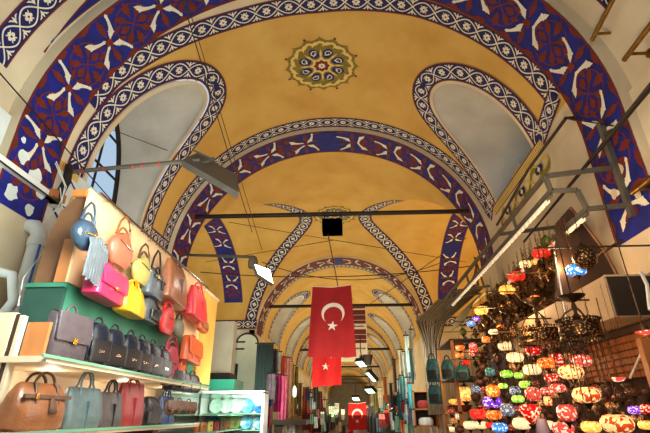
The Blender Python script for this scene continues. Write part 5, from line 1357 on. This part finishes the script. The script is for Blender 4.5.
mb = MB(); mb.tube([at(648, 338, X=2.0), at(630, 378, X=2.0)], .008, mWhP, 5); tag(mb.build('white_cord', None), 'pale string hanging from the red brown dish lamp', 'cord')
# ---- teal bags and shelves at the left of the stall
mTB = mat('teal_patterned_cloth', C(36, 120, 130), .6, 0, .5, 30, col2=C(20, 40, 50)); mTK = mat('black_cloth', C(22, 26, 32), .7)
for (b, lab) in (((427, 360, 441, 382), 'dark teal patterned rucksack, top left of the teal bags'), ((442, 361, 456, 379), 'teal patterned bag, second of the teal row'), ((457, 366, 471, 380), 'teal patterned bag, rightmost of the teal row'), ((429, 386, 443, 404), 'teal bag hanging in the lower row by itself')):
    y0, y1 = 0, 0; c = at((b[0]+b[2])/2, b[3], Y=8.7); D = (c-EYE).dot(cF); w = (b[2]-b[0])*D/FPX; h = (b[3]-b[1])*D/FPX
    t = thing('cloth_bag', lab, 'bag', (c.x, c.y, c.z), -.5, 'teal cloth bags left of the lamps')
    mb = MB(); mb.loft([(0, w*.4, w*.2), (.02, w*.48, w*.25), (h*.6, w*.48, w*.25), (h*.9, w*.38, w*.18), (h, w*.25, w*.1)], mTB, 24, 3.2); mb.build('body', t, True)
    mb = MB(); mb.loft([(h*.1, w*.3, .02, 0, -w*.26), (h*.45, w*.32, .03, 0, -w*.26), (h*.5, w*.28, .02, 0, -w*.25)], mTK, 16, 4); mb.build('pocket', t, True)
    mb = MB(); mb.tube(arc(w*.2, h*.3, 10, 0, 0, h*.95), .012, mTK, 6); mb.build('strap', t, True)
t = thing('wall_shelf', 'wooden shelf unit with glass bowls left of the lamps', 'shelf')
for z in (1.38, 1.62, 2.25, 2.95):
    mb = MB(); mb.box((2.0, 8.95, z), (XR-.1, 10.4, z+.03), mOrW if z < 2 else mDkW); mb.build('shelf_board', t)
for y in (8.95, 10.35):
    mb = MB(); mb.box((2.0, y, 0), (2.06, y+.05, 2.98), mOrW); mb.build('upright', t)
mBowl = mat('brown_glass', C(110, 50, 36), .1, 0, .4, 9)
for k in range(4):
    mb = MB(); mb.lathe([(.03, 0), (.05, .005), (.11, .06), (.14, .12), (.13, .12), (.10, .06), (.0, .02)], mBowl, 20); o = mb.build('glass_bowl', None, True); o.location = (2.16, 9.1+.35*k, 1.65)
    tag(o, 'brown glass bowl, %s on the wooden shelf' % ('nearest', 'second nearest', 'third nearest', 'farthest')[k], 'bowl', 'brown glass bowls on the shelf')
t = thing('crate', 'open wooden crate beside the pale hanging clothes', 'crate')
c = at(413, 400, Y=10.6); mb = MB(); 
for dx in (0, .5): mb.box((c.x+dx, 10.6, 1.35), (c.x+dx+.03, 11.0, 2.1), mOrW)
for dz in (0, .35, .72): mb.box((c.x, 10.6, 1.35+dz), (c.x+.53, 11.0, 1.38+dz), mOrW)
mb.build('frame', t); mb = MB(); mb.box((c.x+.03, 10.97, 1.35), (c.x+.5, 11.0, 2.1), mDkW); mb.build('back', t)
for k, (x_, z_, col, lab) in enumerate(((.12, 1.41, (226, 220, 206), 'white folded cloth in the lower bay of the open crate'), (.12, 1.76, (150, 40, 30), 'dark red folded cloth in the upper bay of the open crate'))):
    mb = MB(); mb.loft([(0, .15, .12), (.04, .17, .13), (.12, .16, .12), (.16, .12, .1)], cloth_mat(col), 20, 3); o = mb.build('folded_cloth', None, True); o.location = (c.x+.27, 10.8, z_-.02); tag(o, lab, 'cloth')
R_ = random.Random(21)
PAL = ((226, 224, 216), (190, 214, 210), (60, 140, 140), (200, 60, 60), (230, 200, 160), (90, 100, 130), (216, 130, 110), (150, 190, 150), (60, 50, 60), (240, 236, 224))
for k in range(44):
    right = k % 2 == 0
    if right: px = R_.uniform(376, 408); y0 = max(398, 412-(px-374)*1.6)+R_.uniform(-6, 22)
    else: px = R_.uniform(306, 343); y0 = 386+(px-300)*.55+R_.uniform(0, 24)
    d = max(2, abs(px-357)); Y = min(27, 600/d)
    w = R_.uniform(2.2, 4.2); h = R_.uniform(6, 13)
    scarf('small blurred garment among many hung far down the %s side' % ('right' if right else 'left'), round(px, 1), round(px+w, 1), round(y0, 1), round(y0+h, 1), Y-R_.uniform(.2, 1.5), R_.choice(PAL), 'small garments far down the %s side' % ('right' if right else 'left'), 'garment')
# far stalls: fascia boxes both sides down the street
R_ = random.Random(5)
for sg in (-1, 1):
    for k, y in enumerate((24, 30, 36, 43, 50, 58, 66)):
        x = CX+sg*2.55; w = 4.2; t = thing('market_stall', '%s stall far down the %s side of the street' % (('first', 'second', 'third', 'fourth', 'fifth', 'sixth', 'seventh')[k], ('left', '', 'right')[sg+1]), 'stall', (x, y, 0), 0, 'stalls far down the street')
        cM = cloth_mat(R_.choice(((90, 60, 40), (60, 70, 80), (120, 40, 36), (70, 84, 70), (150, 120, 90))))
        mb = MB(); mb.box((-.5 if sg > 0 else -.68, 0, 0), (.68 if sg > 0 else .5, w, 2.3), cM); mb.build('front', t)
        mb = MB(); mb.box((-.55 if sg > 0 else -.68, -.02, 2.3), (.68 if sg > 0 else .55, w, 2.52), cloth_mat(R_.choice(((206, 190, 160), (90, 80, 70), (120, 50, 40))))); mb.build('signboard', t)
        mb = MB(); mb.box((-.35, -.05, 1.9), (.35, -.03, 2.1), mat('lit_strip', (1, 1, 1), .3, emit=3, emcol=(.85, 1, .92))); mb.build('lamp', t)
# ------------------------------------------------------------------ light
W = bpy.data.worlds.new('daylight'); SC.world = W; W.use_nodes = True
bg = W.node_tree.nodes['Background']; bg.inputs[0].default_value = (.66, .82, 1, 1); bg.inputs[1].default_value = .85
def area(name, loc, tgt, size, power, col, sy=None):
    l = bpy.data.lights.new(name, 'AREA'); l.energy = power; l.color = col; l.size = size
    if sy: l.shape = 'RECTANGLE'; l.size_y = sy
    o = bpy.data.objects.new(name, l); COL.objects.link(o); o.location = loc
    o.rotation_euler = (Vc(tgt)-Vc(loc)).to_track_quat('-Z', 'Y').to_euler(); return o
def bulb(loc, power, col, r=.08):
    l = bpy.data.lights.new('fill_bulb', 'POINT'); l.energy = power; l.color = col; l.shadow_soft_size = r
    o = bpy.data.objects.new('fill_bulb', l); COL.objects.link(o); o.location = loc; return o
WARM = (1, .80, .52); COOL = (.90, 1, .95); NEUT = (1, .93, .80)
# unseen lamps added to brighten the leather shop's goods and the white wall behind
area('fill_light', (-1.2, 2.4, 2.9), (-3.5, 4.3, 3.3), .7, 110, COOL, .7)
area('fill_light', (-.9, 3.6, 2.5), (-2.4, 4.2, 2.2), .6, 34, NEUT, 2.5)
area('fill_light', (-.8, 6.2, 2.6), (-2.4, 6.8, 2.0), .6, 48, NEUT, 2.0)
for y in (3.4, 4.6, 5.7): bulb((-2.32, y, 1.86), 3.2, (1, .9, .72), .05)
for y in (3.1, 4.4, 5.7): bulb((-1.75, y, 3.32), 1.8, (1, .92, .78), .05)
area('fill_light', (-1.6, 6.9, 1.9), (-1.95, 7.8, 1.55), .35, 22, (.85, 1, .95), .3)  # added fill in front of the cabinet, brightens the plates
area('fill_light', (-2.7, 11.5, 2.2), (-3.0, 16.5, 3.0), .8, 60, (.70, 1, .86), .8)
# unseen warm uplights added under the vaults, in place of light from the shops
for y, p in ((5.0, 11), (7.0, 14)):
    area('fill_light', (-1.9, y, 3.75), (-.2, y+.5, 7.4), .5, p, (1, .87, .62), 2.0)
area('fill_light', (1.7, 6.0, 3.8), (0, 6.3, 7.4), .5, 13, (1, .82, .54), 3.0)
area('fill_light', (0, 1.2, 3.0), (0, 3.6, 7.4), 1.5, 9, (1, .88, .70))
for x, col, p in ((-5.2, (1, .86, .6), 85), (4.6, (1, .60, .20), 150)):
    area('fill_light', (x, 12.8, 3.2), (x, 12.9, 7.4), 2.0, p, col, 4.0)
area('fill_light', (0, 12.0, 2.2), (0, 13, 7.4), 2.5, 120, (1, .84, .54), 6.0)
for y in (20, 26, 34, 42, 50, 58, 68):
    area('fill_light', (0, y, 1.6), (0, y+.5, 7.4), 3.5, 230, (1, .84, .52), 5.0)  # broad unseen uplights added mid-street to brighten the far vaults
for y in (11.5, 16, 23, 30, 38, 47, 58, 70, 80):
    bulb((.2, y, 1.7), 38, (.84, 1, .94), .3)  # cool point lights without fixtures, added along the street for the far stalls
# point lights added between the mosaic lamps to strengthen their warm light
for x, y, z in ((1.55, 3.6, 1.9), (1.75, 4.6, 1.7), (1.8, 5.6, 2.0), (1.9, 6.8, 2.0), (2.0, 5.2, 2.75), (2.1, 6.6, 2.9), (2.2, 4.4, 3.0), (2.15, 7.8, 2.9), (1.95, 8.2, 2.4), (1.6, 4.3, 2.4)):
    bulb((x, y, z), 9 if z < 2.6 else 16, (1, .60, .28), .08)
area('fill_light', (1.5, 3.1, 3.2), (2.8, 4.6, 4.6), .4, 22, (1, .80, .56))  # unseen warm fill added for the upper right wall
area('fill_light', (1.2, 2.6, 2.3), (2.3, 4.6, 2.6), .4, 8, (1, .66, .38))  # unseen warm fill added in front of the lantern stall
area('fill_light', (1.3, 10.0, 2.6), (2.2, 10.6, 2.2), .5, 24, (.9, 1, .95))  # unseen cool fill added to brighten the tall right display
